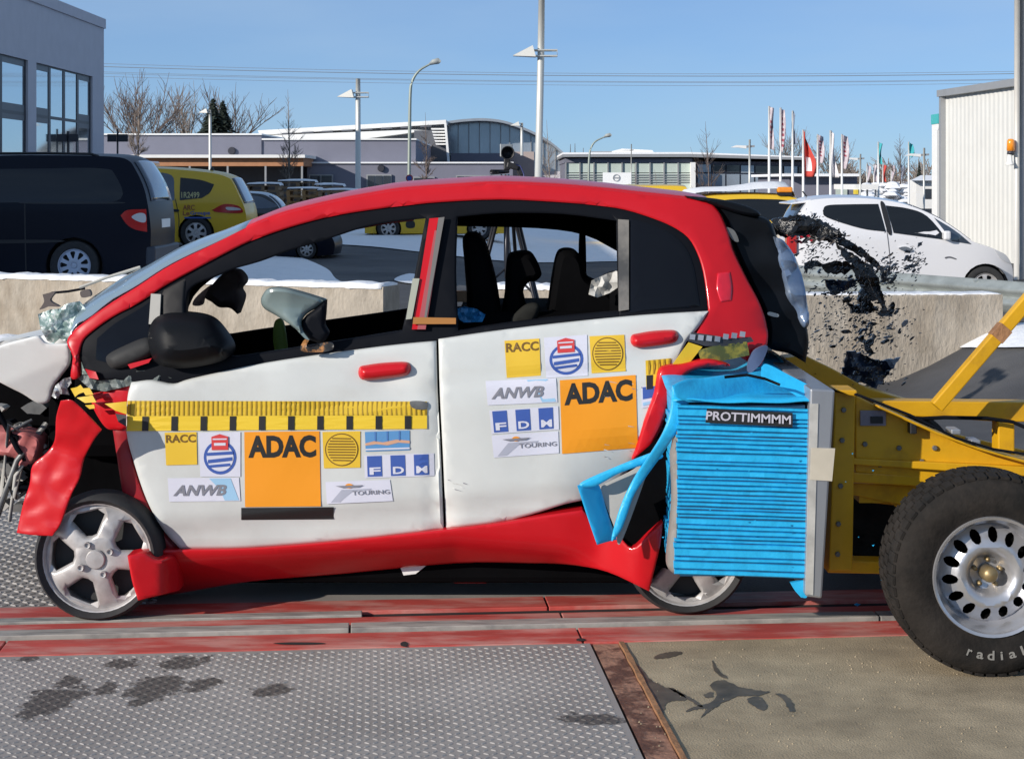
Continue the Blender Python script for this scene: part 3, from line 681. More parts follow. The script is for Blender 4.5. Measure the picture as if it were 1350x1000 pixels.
def arc_lamp(px, ytop, ybase, reach, Y, s, label):
    x = X_(px, Y); r = thing('street_lamp', (x, Y, zt(x, Y)), label, 'lamp', 'curved street lamps'); u = Y/F*s
    pts = spl([(px-2*s, ybase), (px-1*s, (ybase+ytop)/2), (px, ytop+40*s), (px+3*s, ytop+24*s), (px+12*s, ytop+11*s), (px+reach*s, ytop+2*s)], 5, False)
    part('pole', M_lampg, r, lambda b: b.tube([W(a, c, Y) for a, c in pts], [2.4*u-1.1*u*i/len(pts) for i in range(len(pts))], 8), smooth=True)
    c = W(px+(reach+6)*s, ytop, Y)
    part('luminaire', mat('lamp_head_grey', (0.36, 0.38, 0.36), 0.5), r, lambda b: b.tube([c+Vector((-8*u, 0, -3*u)), c+Vector((-3*u, 0, 0)), c+Vector((4*u, 0, 1.5*u)), c+Vector((7*u, 0, .5*u))], [1.5*u, 3.6*u, 4.2*u, 1.5*u], 10), smooth=True)
arc_lamp(541, 82, 262, 27, 70, 1.0, 'tall curved street lamp between the lamp mast and the glass hall')
arc_lamp(777, 179, 262, 30, 95, 0.68, 'smaller curved street lamp in front of the pale showroom')
def bird_lamp(px, ytop, ybase, yh, Y, s, label):
    x = X_(px, Y); r = thing('forecourt_lamp', (x, Y, zt(x, Y)), label, 'lamp', 'forecourt lamps'); u = Y/F*s
    part('pole', M_lamp, r, lambda b: b.tube([W(px, ybase, Y), W(px+.4, ytop, Y)], 1.4*u, 8), smooth=True)
    part('luminaire', M_white, r, lambda b: b.prism([W(px-25*s, yh+1.5*s, Y), W(px-17*s, yh-1.5*s, Y), W(px-4*s, yh-1*s, Y), W(px-4*s, yh+3*s, Y), W(px-15*s, yh+1.5*s, Y)], (0, 7*u, 0)))
    part('counterweight', M_grey, r, lambda b: b.prism([W(px-4*s, yh-1*s, Y), W(px+7*s, yh-1.5*s, Y), W(px+7*s, yh+1*s, Y), W(px-4*s, yh+2*s, Y)], (0, 3*u, 0)))
bird_lamp(988, 184, 262, 193, 60, 1.0, 'forecourt lamp left of the white flags')
bird_lamp(1134, 203, 275, 209, 70, 0.8, 'forecourt lamp between the white flag and the teal flag')
bird_lamp(1218, 195, 275, 204, 62, 1.0, 'forecourt lamp right of the teal flags')
bird_lamp(832, 190, 262, 198, 98, 0.5, 'dark forecourt lamp beside the ring emblem board')
# overhead wires
M_wire = mat('wire_metal', (0.26, 0.31, 0.37), 0.6)
for i, (yl, ym, yr) in enumerate([(84, 97.5, 94), (88, 100.5, 97), (95, 108, 104), (97, 109, 105), (101, 113, 109)]):
    Y = 170+3*i; pts = [W(px, yl+(ym-yl)*(1-((px-950)/810)**2) if px < 950 else ym-(ym-yr)*((px-950)/400)**2, Y) for px in range(-400, 1800, 60)]
    tag(part('overhead_wire', M_wire, None, lambda b: b.tube(pts, 0.04 if i == 1 else 0.022, 4)), ['uppermost thin wire crossing the sky', 'thickest wire crossing the sky, second from top', 'middle one of the five wires crossing the sky', 'second lowest wire crossing the sky', 'lowest thin wire crossing the sky'][i], 'wire', 'wires across the sky')
# flags
M_flagw = mat('white_flag', (0.66, 0.64, 0.66), 0.8); M_flagr = mat('red_flag', (0.50, 0.055, 0.04), 0.8); M_flagp = mat('pinkish_grey_flag', (0.42, 0.36, 0.40), 0.8, col2=(0.60, 0.56, 0.58), mixscale=6)
M_print = mat('dark_red_print', (0.30, 0.07, 0.10), 0.8); M_flagt = mat('teal_flag', (0.05, 0.36, 0.40), 0.8); M_flagb = mat('grey_blue_flag', (0.22, 0.27, 0.36), 0.8)
def flag(px, y0, y1, wpx, y2, m, Y, label, shape='banner', prt=None):
    x = X_(px, Y); r = thing('flag_pole', (x, Y, zt(x, Y)), label, 'flag', 'flags along the forecourt')
    part('pole', M_white, r, lambda b: b.tube([W(px, y1, Y), W(px, y0, Y)], [.05, .035], 8), smooth=True)
    nu, nv = 6, 16; v = []; f = []
    for j in range(nv+1):
        t = j/nv; y = y0+1+(y2-y0-1)*t
        wj = {'banner': wpx*(1-.35*t*t), 'tri': wpx*min(1, .12+1.35*t)*(1 if t < .8 else 1-.8*(t-.8)), 'droop': wpx*(.35+.65*t)}[shape]
        for i in range(nu+1):
            s = i/nu; v.append(W(px+.8+wj*s+.6*math.sin(t*5+px), y+(2.2*s if shape == 'banner' else 5*s*(1-t)), Y)+Vector((0, .22*math.sin(s*5+t*4+px)*s, 0)))
    for j in range(nv):
        for i in range(nu): f.append((j*(nu+1)+i, j*(nu+1)+i+1, (j+1)*(nu+1)+i+1, (j+1)*(nu+1)+i))
    mi = None
    if prt: mi = [1 if (1 <= i <= 3 and prt(j/nv) and (j % 2 or shape == 'tri')) else 0 for j in range(nv) for i in range(nu)]
    o = mesh('cloth', v, f, [m, M_print if shape != 'tri' else M_flagw], r, True, mi); md = o.modifiers.new('s', 'SOLIDIFY'); md.thickness = .01
flag(1014, 140, 256, 6, 196, M_flagp, 60, 'tall pale banner with dark print, leftmost of the flags', prt=lambda t: .2 < t < .8)
flag(1029, 142, 256, 5, 200, M_flagp, 60, 'tall pale banner with print, second flag from the left', prt=lambda t: .1 < t < .85)
flag(1045, 146, 256, 4, 190, M_flagb, 60, 'grey drooping flag on a thin pole left of the red flag', 'droop')
flag(1059, 171, 262, 15, 233, M_flagr, 58, 'red flag with white mark hanging from its pole', 'tri', lambda t: .5 < t < .85)
flag(1078, 177, 262, 8, 214, M_flagp, 66, 'greyish printed banner just right of the red flag', prt=lambda t: .15 < t < .75)
flag(1095, 172, 276, 9, 234, M_flagw, 56, 'white drooping flag on the pole standing nearest the shed', 'droop')
flag(1110, 177, 262, 8, 222, M_flagp, 66, 'greyish printed banner right of the white drooping flag', prt=lambda t: .1 < t < .6)
flag(1158, 187, 262, 4.5, 215, M_flagt, 75, 'narrow teal flag, the left one of two')
flag(1198, 187, 270, 5.5, 206, M_flagt, 75, 'teal flag beside the forecourt lamp, the right one of two')
for i, px in enumerate((1143, 1152, 1164, 1175, 1187)):
    flag(px, 216, 265, 4, 238, (M_flagp, M_flagp, M_flagr, M_flagp, M_flagb)[i], 110, ('small far pinkish flag left of the others', 'small far pale flag second from left', 'small far red flag', 'small far pale flag beside the bare tree', 'small far blue grey flag')[i])
# bare trees
M_bark = mat('bare_bark', (0.15, 0.115, 0.10), 0.9, var=0.2, scale=3)
M_bark2 = mat('pale_hazed_bark', (0.23, 0.19, 0.16), 0.9, var=0.2, scale=3)  # also used on far trees, where the paler tone paints distance haze
def bare_tree(px, ybase, ytop, wpx, Y, label, seed, trunk_h=0.3, slim=False, m=M_bark, depth=5, kids=4):
    rng = random.Random(seed); x = X_(px, Y); z0 = zt(x, Y); Ht = Z_(ytop, Y)-z0; r = thing('bare_tree', (x, Y, z0), label, 'tree')
    wm = wpx*Y/F; tb = MB(); cb = MB(); base = Vector((x, Y, z0)); minr = 0.30*Y/F
    def limb(p, d, L, rad, lev):
        if lev > depth or rad < 0.004: return
        n = 3; pts = [p]; q = p.copy(); dd = d.copy()
        for k in range(n):
            dd = (dd+Vector((rng.uniform(-1, 1), rng.uniform(-1, 1), rng.uniform(-.5, .9)))*.16).normalized(); q = q+dd*L/n; pts.append(q.copy())
        rr_ = [max(minr*.55, rad*(1-.45*k/n)) for k in range(n+1)]
        (tb if lev < 2 else cb).tube(pts, rr_, 5 if lev < 2 else 3, cap=False)
        for k in range(kids if lev < depth else 0):
            t = rng.uniform(.35, 1.0); i = min(n-1, int(t*n)); pp = pts[i].lerp(pts[i+1], t*n-i)
            a = rng.uniform(0, 2*math.pi); side = Vector((math.cos(a), math.sin(a), rng.uniform(.1, .9))).normalized()
            nd = (dd*(1.1 if slim else .75)+side*(.55 if slim else .8)).normalized(); limb(pp, nd, L*rng.uniform(.5, .78), rad*.55, lev+1)
        limb(q, dd, L*.7, rad*.6, lev+1)
    if slim:
        top = base+Vector((rng.uniform(-.2, .2), 0, Ht)); tr = Ht*.012
        tb.tube([base, base.lerp(top, .5)+Vector((.06, 0, 0)), top], [tr, tr*.6, minr*.5], 6, cap=False)
        for k in range(46):
            t = rng.uniform(trunk_h, .97); a = rng.uniform(0, 2*math.pi); p = base.lerp(top, t)
            L = wm*.55*(1.05-abs(t-.45)*.9)*rng.uniform(.6, 1.1); d = Vector((math.cos(a), math.sin(a), rng.uniform(.7, 1.5))).normalized(); limb(p, d, L*.6, tr*.35*(1.1-t), 3)
    else:
        tb.tube([base, base+Vector((0, 0, Ht*trunk_h))], [Ht*.03, Ht*.022], 7, cap=False)
        fork = base+Vector((0, 0, Ht*trunk_h))
        for k in range(6):
            a = 2*math.pi*k/6+rng.uniform(-.4, .4); sp = rng.uniform(.25, .95)*wm/Ht*.9
            limb(fork-Vector((0, 0, rng.uniform(0, .12)*Ht)), Vector((math.cos(a)*sp, math.sin(a)*sp, .55)).normalized(), Ht*(1-trunk_h)*.56, Ht*.012, 1)
    tb.build('trunk', m, r, True); cb.build('crown', m, r, True)
bare_tree(178, 262, 118, 90, 100, 'spreading bare tree right beside the office block', 3, .34, depth=4)
bare_tree(250, 262, 126, 62, 125, 'pale bare tree left of the dark fir', 5, .4, m=M_bark2, depth=4, kids=3)
bare_tree(302, 262, 128, 60, 130, 'bare tree standing behind the dark fir', 8, .4, depth=4, kids=3)
bare_tree(178, 262, 112, 48, 74, 'slender young bare tree behind the yellow estate car roof', 15, .42, True, M_bark2)
bare_tree(380, 262, 118, 44, 66, 'slender young bare tree in front of the works building canopy', 11, .25, True, M_bark2)
bare_tree(561, 262, 148, 36, 74, 'slender bare tree right of the curved street lamp', 12, .2, True)
bare_tree(724, 262, 158, 50, 60, 'bare tree behind the tall lamp mast', 13, .15, True, M_bark2)
bare_tree(935, 262, 160, 62, 66, 'bare tree in front of the dark end of the showroom', 14, .12, True)
bare_tree(838, 262, 214, 40, 62, 'low bare shrub tree beside the ring emblem board', 16, .05, True)
bare_tree(1186, 275, 176, 44, 100, 'bare tree between the two teal flags', 17, .2, True)
bare_tree(1040, 262, 184, 34, 135, 'far bare tree behind the white banners', 18, .3, m=M_bark2, depth=4, kids=3)
bare_tree(1098, 262, 194, 34, 138, 'far bare tree behind the printed flags', 19, .3, m=M_bark2, depth=4, kids=3)
bare_tree(1238, 275, 236, 14, 48, 'twiggy bush at the corner of the ribbed hall', 20, .02, True)
bare_tree(868, 262, 224, 26, 60, 'snowy twiggy bush above the crashed car roof', 21, .03, True)
M_needle = mat('fir_needles', (0.028, 0.042, 0.030), 0.9, var=0.3, scale=2)
def fir(px, ytop, wpx, Y, label, seed):
    rng = random.Random(seed); x = X_(px, Y); z0 = zt(x, Y); Ht = Z_(ytop, Y)-z0; wm = wpx*Y/F; r = thing('fir_tree', (x, Y, z0), label, 'tree')
    part('trunk', M_bark, r, lambda b: b.tube([(x, Y, z0), (x, Y, z0+Ht)], [Ht*.02, .02], 6))
    b = MB()
    for k in range(2600):
        t = rng.random()**.7; zz = z0+Ht*(1-t*.85); a = rng.uniform(0, 6.283); R = wm*.5*t*rng.uniform(.25, 1.05)*(.8+.25*math.sin(t*38)); c = Vector((x+R*math.cos(a), Y+R*math.sin(a), zz-.12*R))
        s = .34*wm*rng.uniform(.25, .55)*(.4+t); o = Vector((math.cos(a), math.sin(a), -.35)).normalized(); p = Vector((-math.sin(a), math.cos(a), rng.uniform(-.3, .3)))
        b.add([c-o*s*.5, c+p*s*.28, c+o*s*.7, c-p*s*.28+Vector((0, 0, .08*s))], [(0,1,2), (0,2,3)])
    b.build('crown', M_needle, r)
fir(281, 130, 112, 97, 'dark fir tree behind the low works building, left one of the pair', 1)
fir(294, 133, 96, 99, 'dark fir tree behind the low works building, right one of the pair', 4)
fir(1212, 212, 22, 110, 'small dark fir left of the forecourt lamp near the ribbed hall', 2)
for i, px in enumerate((752, 758, 769)): fir(px, (190, 189, 195)[i], 10, 140, ('tiny far fir above the showroom roof, left one', 'tiny far fir above the showroom roof, middle one', 'tiny far fir above the showroom roof, right one')[i], 5+i)
# far hedge of snowy shrubs
b = MB(); rng = random.Random(33)
for k in range(2600):
    px = rng.uniform(1125, 1260) if k % 2 else rng.uniform(1060, 1140); Y = rng.uniform(118, 132); c = W(px, 250-rng.random()**2*34*(.6+.4*math.sin(px*.12)), Y); s = rng.uniform(.15, .5)
    d = Vector((rng.uniform(-1, 1), rng.uniform(-1, 1), rng.uniform(.2, 1.4))).normalized(); b.obox(c, c+d*s*2.4, .035, .035)
tag(b.build('far_hedge', M_bark2), 'far hazy line of bare shrubs behind the flags', kind='stuff')
b = MB()
for k in range(160):
    px = rng.uniform(1140, 1250); Y = rng.uniform(96, 112); z = rng.uniform(.2, 1.6); x = X_(px, Y); s = rng.uniform(.2, .6)
    b.lathe([(0, .5*s), (.6*s, .35*s), (s, 0), (.5*s, -.2*s)], (x, Y, z), 6, 'z')
tag(b.build('snowy_shrubs', M_snow), 'snow covered low shrubs beyond the white hatchback', kind='stuff')
# ------------------------------------------------------------------ parked cars
M_tyre = mat('tyre_rubber', (0.022, 0.022, 0.023), 0.8, var=0.3, scale=20)
M_alloy = mat('alloy_rim', (0.46, 0.445, 0.435), 0.4, metal=0.3, var=0.16, scale=14, col2=(.34, .315, .30), mixscale=11, lo=.45, hi=.75)
M_black = mat('black_plastic', (0.014, 0.014, 0.016), 0.5)
M_cglass = mat('dark_car_glass', (0.010, 0.012, 0.015), 0.06, spec=0.45)
M_cglass2 = mat('bluish_car_glass', (0.05, 0.07, 0.10), 0.06, spec=1.0, metal=0.25, coat=0.4)
M_tail = mat('red_tail_lens', (0.45, 0.02, 0.02), 0.15, coat=0.6)
M_lens = mat('clear_lens', (0.55, 0.56, 0.58), 0.12, coat=0.5)
M_chrome = mat('bright_metal', (0.62, 0.63, 0.64), 0.2, metal=0.9)
def rim_disc(b, c, R, spokes, openr=(0.45, 0.86), frac=0.6, dish=0.02, hub=0.2, face=-1, twist=0.0, step=None, thick=.012, fine=False):
    "wheel disc with cut openings, facing -Y"
    hs = []
    for k in range(spokes):
        a0 = twist+2*math.pi*k/spokes; da = math.pi/spokes*frac
        hs.append([(R*r*math.cos(a0+s*da*w), R*r*math.sin(a0+s*da*w)) for r, s, w in ((openr[0], -1, .55), (openr[1]*.92, -1, .95), (openr[1], -.55, 1), (openr[1], .55, 1), (openr[1]*.92, 1, .95), (openr[0], 1, .55), (openr[0]*.93, 0, 1))])
    rg = (R*.03, R*.065) if fine else (); V, T, d = sheet(circ(0, 0, R*.985, n=44), step or R*.16, rg, hs); c = Vector(c)
    def fr(i):
        x, z = V[i]; r = math.hypot(x, z)/R; y = -dish*(1-r*r)*1.0+(.015 if r < hub else 0)+.012*max(0, r-.85)/.15
        if fine and d[i] < R*.065 and r < .93: y += .016*(1-d[i]/(R*.065))**2
        return c+Vector((x, y, z))
    v, f = solid(V, T, fr, lambda i: fr(i)+Vector((0, thick, 0))); b.add(v, f)
    b.lathe([(R*hub*.9, -dish-.0), (R*hub*.8, -dish-.008), (0, -dish-.01)], c, 16)
    b.lathe([(R*.93, .012), (R*.97, -.012), (R*1.0, -.014), (R*1.015, .0), (R*.99, .02), (R*.90, .09), (R*.90, .11)], c, 40)
def wheel(parent, c, R, rimR, wid, spokes, mrim=M_alloy, frac=.6, openr=(.45, .86), twist=0.3, n=36, mt=None, bolts=0, dish=.02):
    c = Vector(c); hw = wid
    prof = [(rimR*.97, .015), (rimR*1.03, -.004), (rimR+(R-rimR)*.45, -.016), (R*.955, -.008), (R*.985, .012), (R, .035), (R, hw-.035), (R*.97, hw), (rimR, hw+.01), (rimR*.95, hw)]
    t = part('wheel', mt or M_tyre, parent, lambda b: b.lathe(prof, c, n), smooth=True); sharp(t, 50)
    rb = MB(); rim_disc(rb, c+Vector((0, .012 if not bolts else .022, 0)), rimR, spokes, openr, frac, dish, twist=twist, fine=bolts > 0)
    for k in range(bolts):
        a = 2*math.pi*k/bolts+.5; rb.lathe([(0, .004), (.008, .004), (.009, -.003), (.0125, -.004), (.014, .006)], c+Vector((rimR*.30*math.cos(a), -dish+.014, rimR*.30*math.sin(a))), 10)
    rr_ = rb.build('rim', mrim, t, True); sharp(rr_, 40)
    part('brake_disc', mat('brake_dark', (0.03, 0.03, 0.03), .6), t, lambda b: b.lathe([(0, .085), (rimR*.86, .085), (rimR*.86, .1), (0, .1)], c, 24))
    return t
def shell_car(name, label, d, width, contour, wheels, wr, sill, belt, paint, sides=(), glass=(), group=None, spokes=7, rimf=.66, ends=.16, tum=.3, cat='car', mrim=M_alloy, z0=None):
    zs = [Z_(p[1], d) for p in contour]; C = [(X_(px, d), z) for (px, py), z in zip(spl(contour, 5, False), [Z_(q[1], d) for q in spl(contour, 5, False)])]
    xa = min(c[0] for c in C); xb = max(c[0] for c in C); xm = (xa+xb)/2; hl = (xb-xa)/2; zb = Z_(belt, d); zl = Z_(sill, d); u = d/F; base = Z_(wheels[0][1]+wr, d)
    root = thing(name, (xm, d+width/2, base), label, cat, group)
    def yo(x, z):
        q = ends*(abs(x-xm)/hl)**6; q += tum*(z-zb)+.25*max(0, z-zb)**2 if z > zb else .10*((zb-z)/(zb-zl))**2*.5
        return q
    ws = sorted([(X_(a, d), Z_(c, d), wr*u*1.13) for a, c in wheels], key=lambda q: -q[0] if C[0][0] < C[-1][0] else q[0])
    sg = 1 if C[-1][0] > C[0][0] else -1
    bot = []
    for x, z, r in ws:
        a0 = math.asin(min(1, max(-1, (zl-z)/r)))
        for k in range(13):
            a = a0+(math.pi-2*a0)*k/12; bot.append((x+sg*r*math.cos(a), z+r*math.sin(a)))
    poly = C+bot
    V, T, dd = sheet(poly, max(.12, 9*u))
    n0 = len(V); b = MB()
    fr = lambda i: Vector((V[i][0], d+yo(*V[i]), V[i][1]))
    v, f = solid(V, T, fr, lambda i: fr(i)+Vector((0, .03, 0))); b.add(v, f)
    fa = lambda i: Vector((V[i][0], d+width-yo(*V[i]), V[i][1]))
    v, f = solid(V, T, fa, lambda i: fa(i)-Vector((0, .03, 0))); b.add(v, f)
    nw = 8; nrm = []
    for i in range(len(C)):
        a = Vector(C[max(0, i-1)]); c = Vector(C[min(len(C)-1, i+1)]); t = (c-a).normalized(); nrm.append(Vector((-t.y, t.x))*sg)
    def SP(i, w, off=0.0):
        x, z = C[i]; q = yo(x, z); cr = .045*(1-(2*w-1)**2)+off; nn_ = nrm[i]
        return Vector((x+nn_.x*cr, d+q+(width-2*q)*w, z+nn_.y*cr))
    b.add([SP(i, w/nw) for i in range(len(C)) for w in range(nw+1)], [(i*(nw+1)+w, i*(nw+1)+w+1, (i+1)*(nw+1)+w+1, (i+1)*(nw+1)+w) for i in range(len(C)-1) for w in range(nw)])
    body = b.build('body', paint, root, True); sharp(body, 35)
    for nm, (xl, xh, yl, yh), m, wa, wb in glass:
        idx = [i for i in range(len(C)) if X_(xl, d) <= C[i][0] <= X_(xh, d) and Z_(yh, d) <= C[i][1] <= Z_(yl, d)]
        if len(idx) < 2: continue
        i0, i1 = idx[0], idx[-1]; rg = list(range(i0, i1+1))
        o = mesh(nm, [SP(i, wa+(wb-wa)*w/6, .006) for i in rg for w in range(7)], [(i*7+w, i*7+w+1, (i+1)*7+w+1, (i+1)*7+w) for i in range(len(rg)-1) for w in range(6)], m, root, True)
        md = o.modifiers.new('s', 'SOLIDIFY'); md.thickness = .008; md.offset = 0
    for nm, pl, m, off in sides:
        pl = spl(pl, 4); P = [(X_(px, d), Z_(py, d)) for px, py in pl]; V2, T2, d2 = sheet(P, max(.12, 9*u))
        g = lambda i: Vector((V2[i][0], d+yo(*V2[i])-off, V2[i][1])); v, f = solid(V2, T2, g, lambda i: g(i)+Vector((0, off+.004, 0)))
        o = mesh(nm, v, f, m, root, True); sharp(o, 40)
    part('underbody', M_black, root, lambda q: q.box(xa+.25, xb-.25, d+.28, d+width-.28, zl-.02, zl+.38))
    for x, z, r in ws:
        R = wr*u
        wheel(root, (x, d+.03, z), R, R*rimf, .2, spokes, mrim)
        part('wheel', M_tyre, root, lambda q: q.lathe([(0, 0), (R*.9, 0), (R, .03), (R, .18), (R*.9, .2), (0, .2)], (x, d+width-.22, z), 20), smooth=False)
        part('arch_liner', M_black, root, lambda q: q.lathe([(r*1.0, .02), (r*1.0, .30), (0, .30)], (x, d, z), 22))
    return root, SP, C, yo
# dark blue people carrier in the shade
M_navy = mat('dark_navy_paint', (0.004, 0.006, 0.014), 0.35, coat=0.0, spec=0.16)
van, *_ = shell_car('people_carrier', 'dark navy people carrier parked in the shade behind the left wall', 22.4, 1.95,
    [(186, 366), (194, 345), (195, 320), (195, 298), (191, 266), (184, 243), (172, 221), (163, 211), (146, 206.5), (95, 205), (0, 205), (-60, 210), (-110, 232), (-165, 264), (-215, 280), (-240, 312), (-243, 362)],
    [(97, 350), (-196, 350)], 33, 368, 268, M_navy, spokes=9, tum=.2,
    sides=[('side_glass', [(-95, 228), (60, 222), (130, 222), (148, 230), (158, 262), (100, 266), (-125, 264)], M_cglass, .006),
           ('tail_light', [(158, 284, 1), (167, 277), (190, 276, 1), (191, 306, 1), (177, 303), (166, 296)], M_tail, .012), ('reversing_lamp', [(172, 286), (181, 281), (189, 283), (189, 293), (180, 292)], M_lens, .02),
           ('rubbing_strip', [(-150, 318), (60, 316), (60, 320), (-150, 322)], M_black, .008), ('door_gap', [(32, 268), (33.4, 268), (34, 360), (32.6, 360)], M_black, .003),
           ('door_rail', [(38, 266), (150, 266), (150, 268.6), (38, 268.6)], M_black, .006)],
    glass=[('rear_glass', (164, 193, 214, 268), M_cglass2, .1, .9), ('windscreen', (-160, -66, 212, 262), M_cglass2, .06, .94)], mrim=mat('blue_grey_rim', (0.42, 0.46, 0.55), .4, metal=.4))
part('roof_rail', M_black, van, lambda b: b.tube([W(-40, 206, 22.7), W(-35, 202.5, 22.7), W(60, 202, 22.7), W(120, 203, 22.7), W(130, 206, 22.7)], .02, 6))
part('roof_rail', M_black, van, lambda b: b.tube([W(-40, 206, 24), W(-35, 202.5, 24), W(60, 202, 24), W(120, 203, 24), W(130, 206, 24)], .02, 6))
part('number_plate', M_white, van, lambda b: b.obox((X_(195, 22.4)+.035, 23.1, Z_(296, 22.4)), (X_(195, 22.4)+.045, 23.6, Z_(296, 22.4)), .02, .12))
part('rear_bumper', mat('dark_grey_bumper', (0.035, 0.04, 0.055), .5), van, lambda b: b.obox((X_(192, 22.4)+.03, 22.55, Z_(338, 22.4)), (X_(192, 22.4)+.03, 24.2, Z_(338, 22.4)), .14, .26), bevel=.03)
part('rear_wiper', M_black, van, lambda b: b.obox((X_(190, 22.4)+.03, 22.8, Z_(262, 22.4)), (X_(184, 22.4)+.06, 23.5, Z_(252, 22.4)), .02, .02))
# yellow estate
M_yel = mat('yellow_car_paint', (0.66, 0.43, 0.03), 0.35, coat=0.25, spec=.3)
ye, SPy, Cy, yoy = shell_car('yellow_estate_car', 'yellow people mover with lettering parked behind the dark van', 34.0, 1.85,
    [(312, 320), (321, 308), (323, 288), (320, 272), (313, 256), (304, 239), (298, 234), (282, 229), (250, 225), (200, 222), (150, 224), (100, 235), (60, 256), (30, 264), (5, 282), (0, 316)],
    [(258, 307), (76, 307)], 21, 319, 262, M_yel, tum=.22,
    sides=[('side_glass', [(236, 234, 1), (262, 237), (281, 243, 1), (276, 254), (266, 261, 1), (237, 264, 1)], M_cglass, .006), ('side_glass', [(150, 230, 1), (194, 227), (224, 231), (229, 250), (230, 264, 1), (150, 262, 1)], M_cglass2, .006),
           ('side_glass', [(75, 252, 1), (105, 238), (145, 231, 1), (145, 262, 1), (80, 262, 1)], M_cglass, .006), ('tail_light', [(279, 277, 1), (295, 269), (312, 271), (319, 277, 1), (316, 281), (288, 280)], M_tail, .012),
           ('reversing_lamp', [(298, 273), (312, 274), (316, 277), (300, 277)], M_lens, .018), ('door_handle', [(223, 276), (235, 276), (235, 279), (223, 279)], M_black, .02),
           ('door_gap', [(231, 264), (232, 264), (236, 285), (236, 300), (235, 300), (235, 285)], M_black, .003)],
    glass=[('rear_glass', (299, 321, 236, 270), M_cglass2, .07, .93)])
def ydec(quad, name, fn):
    D = Decal(lambda px, py: 34.0+yoy(X_(px, 34), Z_(py, 34)), quad); D.lv = .012; fn(D); D.build(name, ye)
M_ink = mat('red_brown_ink', (0.30, 0.09, 0.04), .6); M_blu = mat('print_blue', (0.045, 0.10, 0.36), .5); M_orange = mat('sticker_orange', (0.80, 0.29, 0.008), .5)
ydec([(241, 270), (262, 270), (262, 277), (241, 277)], 'lettering', lambda D: D.txt('ARC', 0, 0, .75, 1, M_ink)); ydec([(241, 278), (277, 277), (277, 284), (241, 284)], 'lettering', lambda D: (D.txt('Le', 0, 0, .24, 1, M_ink), D.txt('Groupe', .27, -.1, 1, .9, M_blu)))
ydec([(243, 286), (278, 286), (278, 288), (243, 288)], 'stripe', lambda D: D.fill(M_blu)); ydec([(239, 253), (263, 253), (263, 261), (239, 261)], 'window_number', lambda D: D.txt('1R2499', 0, 0, 1, 1, mat('pale_print', (.45, .42, .2), .6)))
for k in range(3): part('side_mark', M_white, ye, lambda b: b.prism([W(284+3.5*k, 242+7*k, 34.02+.2-.06*k), W(294+3.5*k, 243+7*k, 34.02+.2-.06*k), W(296+3.5*k, 246+7*k, 34.02+.19-.06*k), W(286+3.5*k, 245+7*k, 34.02+.19-.06*k)], (0, .05, 0)))
part('light_bar', M_amber, ye, lambda b: b.box(X_(181, 34), X_(192, 34), 34.4, 35.4, Z_(221, 34), Z_(212, 34)), bevel=.04); part('antenna', M_black, ye, lambda b: b.tube([W(279, 230, 34.9), W(280, 220, 34.9)], [.09, .02], 6))
# white hatchback on the right
M_wpaint = mat('white_car_paint', (0.70, 0.70, 0.72), 0.3, coat=0.6)
wh, SPw, Cw, yow = shell_car('white_hatchback', 'white hatchback parked behind the guard rail on the right', 26.0, 1.75,
    [(1050, 388), (1041, 365), (1040, 335), (1046, 305), (1056, 284), (1066, 270), (1074, 264), (1110, 261), (1156, 262.5), (1197, 269.5), (1233, 284), (1262, 303), (1286, 320), (1311, 328), (1332, 340), (1340, 360), (1338, 388)],
    [(1300, 378), (1084, 378)], 27, 392, 308, M_wpaint, tum=.28,
    sides=[('side_glass', [(1087, 278, 1), (1093, 271), (1120, 269.5), (1161, 269, 1), (1168, 305.5, 1), (1135, 301), (1092, 287)], M_cglass, .006), ('side_glass', [(1171, 271, 1), (1200, 275), (1224, 285), (1249, 316.5, 1), (1215, 312), (1178, 307, 1)], M_cglass, .006),
           ('quarter_glass', [(1233, 287, 1), (1258, 303), (1281, 322, 1), (1255, 318, 1)], M_cglass2, .006), ('headlight', [(1312, 329, 1), (1328, 336), (1336, 348), (1322, 342)], M_lens, .012), ('door_handle', [(1184, 327), (1194, 325), (1203, 330), (1194, 332)], M_chrome, .03),
           ('badge_script', [(1246, 339), (1253, 338), (1261, 341), (1260, 342), (1252, 340), (1247, 341)], M_frame2, .004), ('door_gap', [(1169, 306), (1170, 306), (1174, 345), (1172, 384), (1171, 384), (1173, 345)], M_frame2, .003),
           ('pillar_trim', [(1164, 269), (1170, 270), (1176, 306), (1170, 305.5)], M_black, .008)],
    glass=[('rear_glass', (1038, 1068, 268, 306), M_cglass2, .06, .94), ('windscreen', (1200, 1284, 270, 319), M_cglass2, .05, .95)])
part('roof_spoiler', M_wpaint, wh, lambda b: b.prism([(X_(1074, 26), 26.28, Z_(263, 26)), (X_(1047, 26), 26.3, Z_(268, 26)), (X_(1047, 26), 26.3, Z_(270, 26)), (X_(1072, 26), 26.28, Z_(267, 26))], (0, 1.2, 0)), bevel=.015)
part('wing_mirror', M_wpaint, wh, lambda b: b.box(X_(1242, 26), X_(1251, 26), 25.86, 26.08, Z_(316, 26), Z_(304, 26)), bevel=.03)
part('antenna', M_black, wh, lambda b: b.tube([W(1066, 262, 26.9), W(1058, 252, 26.9)], .012, 5))
part('tail_light', M_tail, wh, lambda b: b.box(X_(1041, 26)-.03, X_(1052, 26), 26.05, 26.3, Z_(335, 26), Z_(305, 26)), bevel=.03)
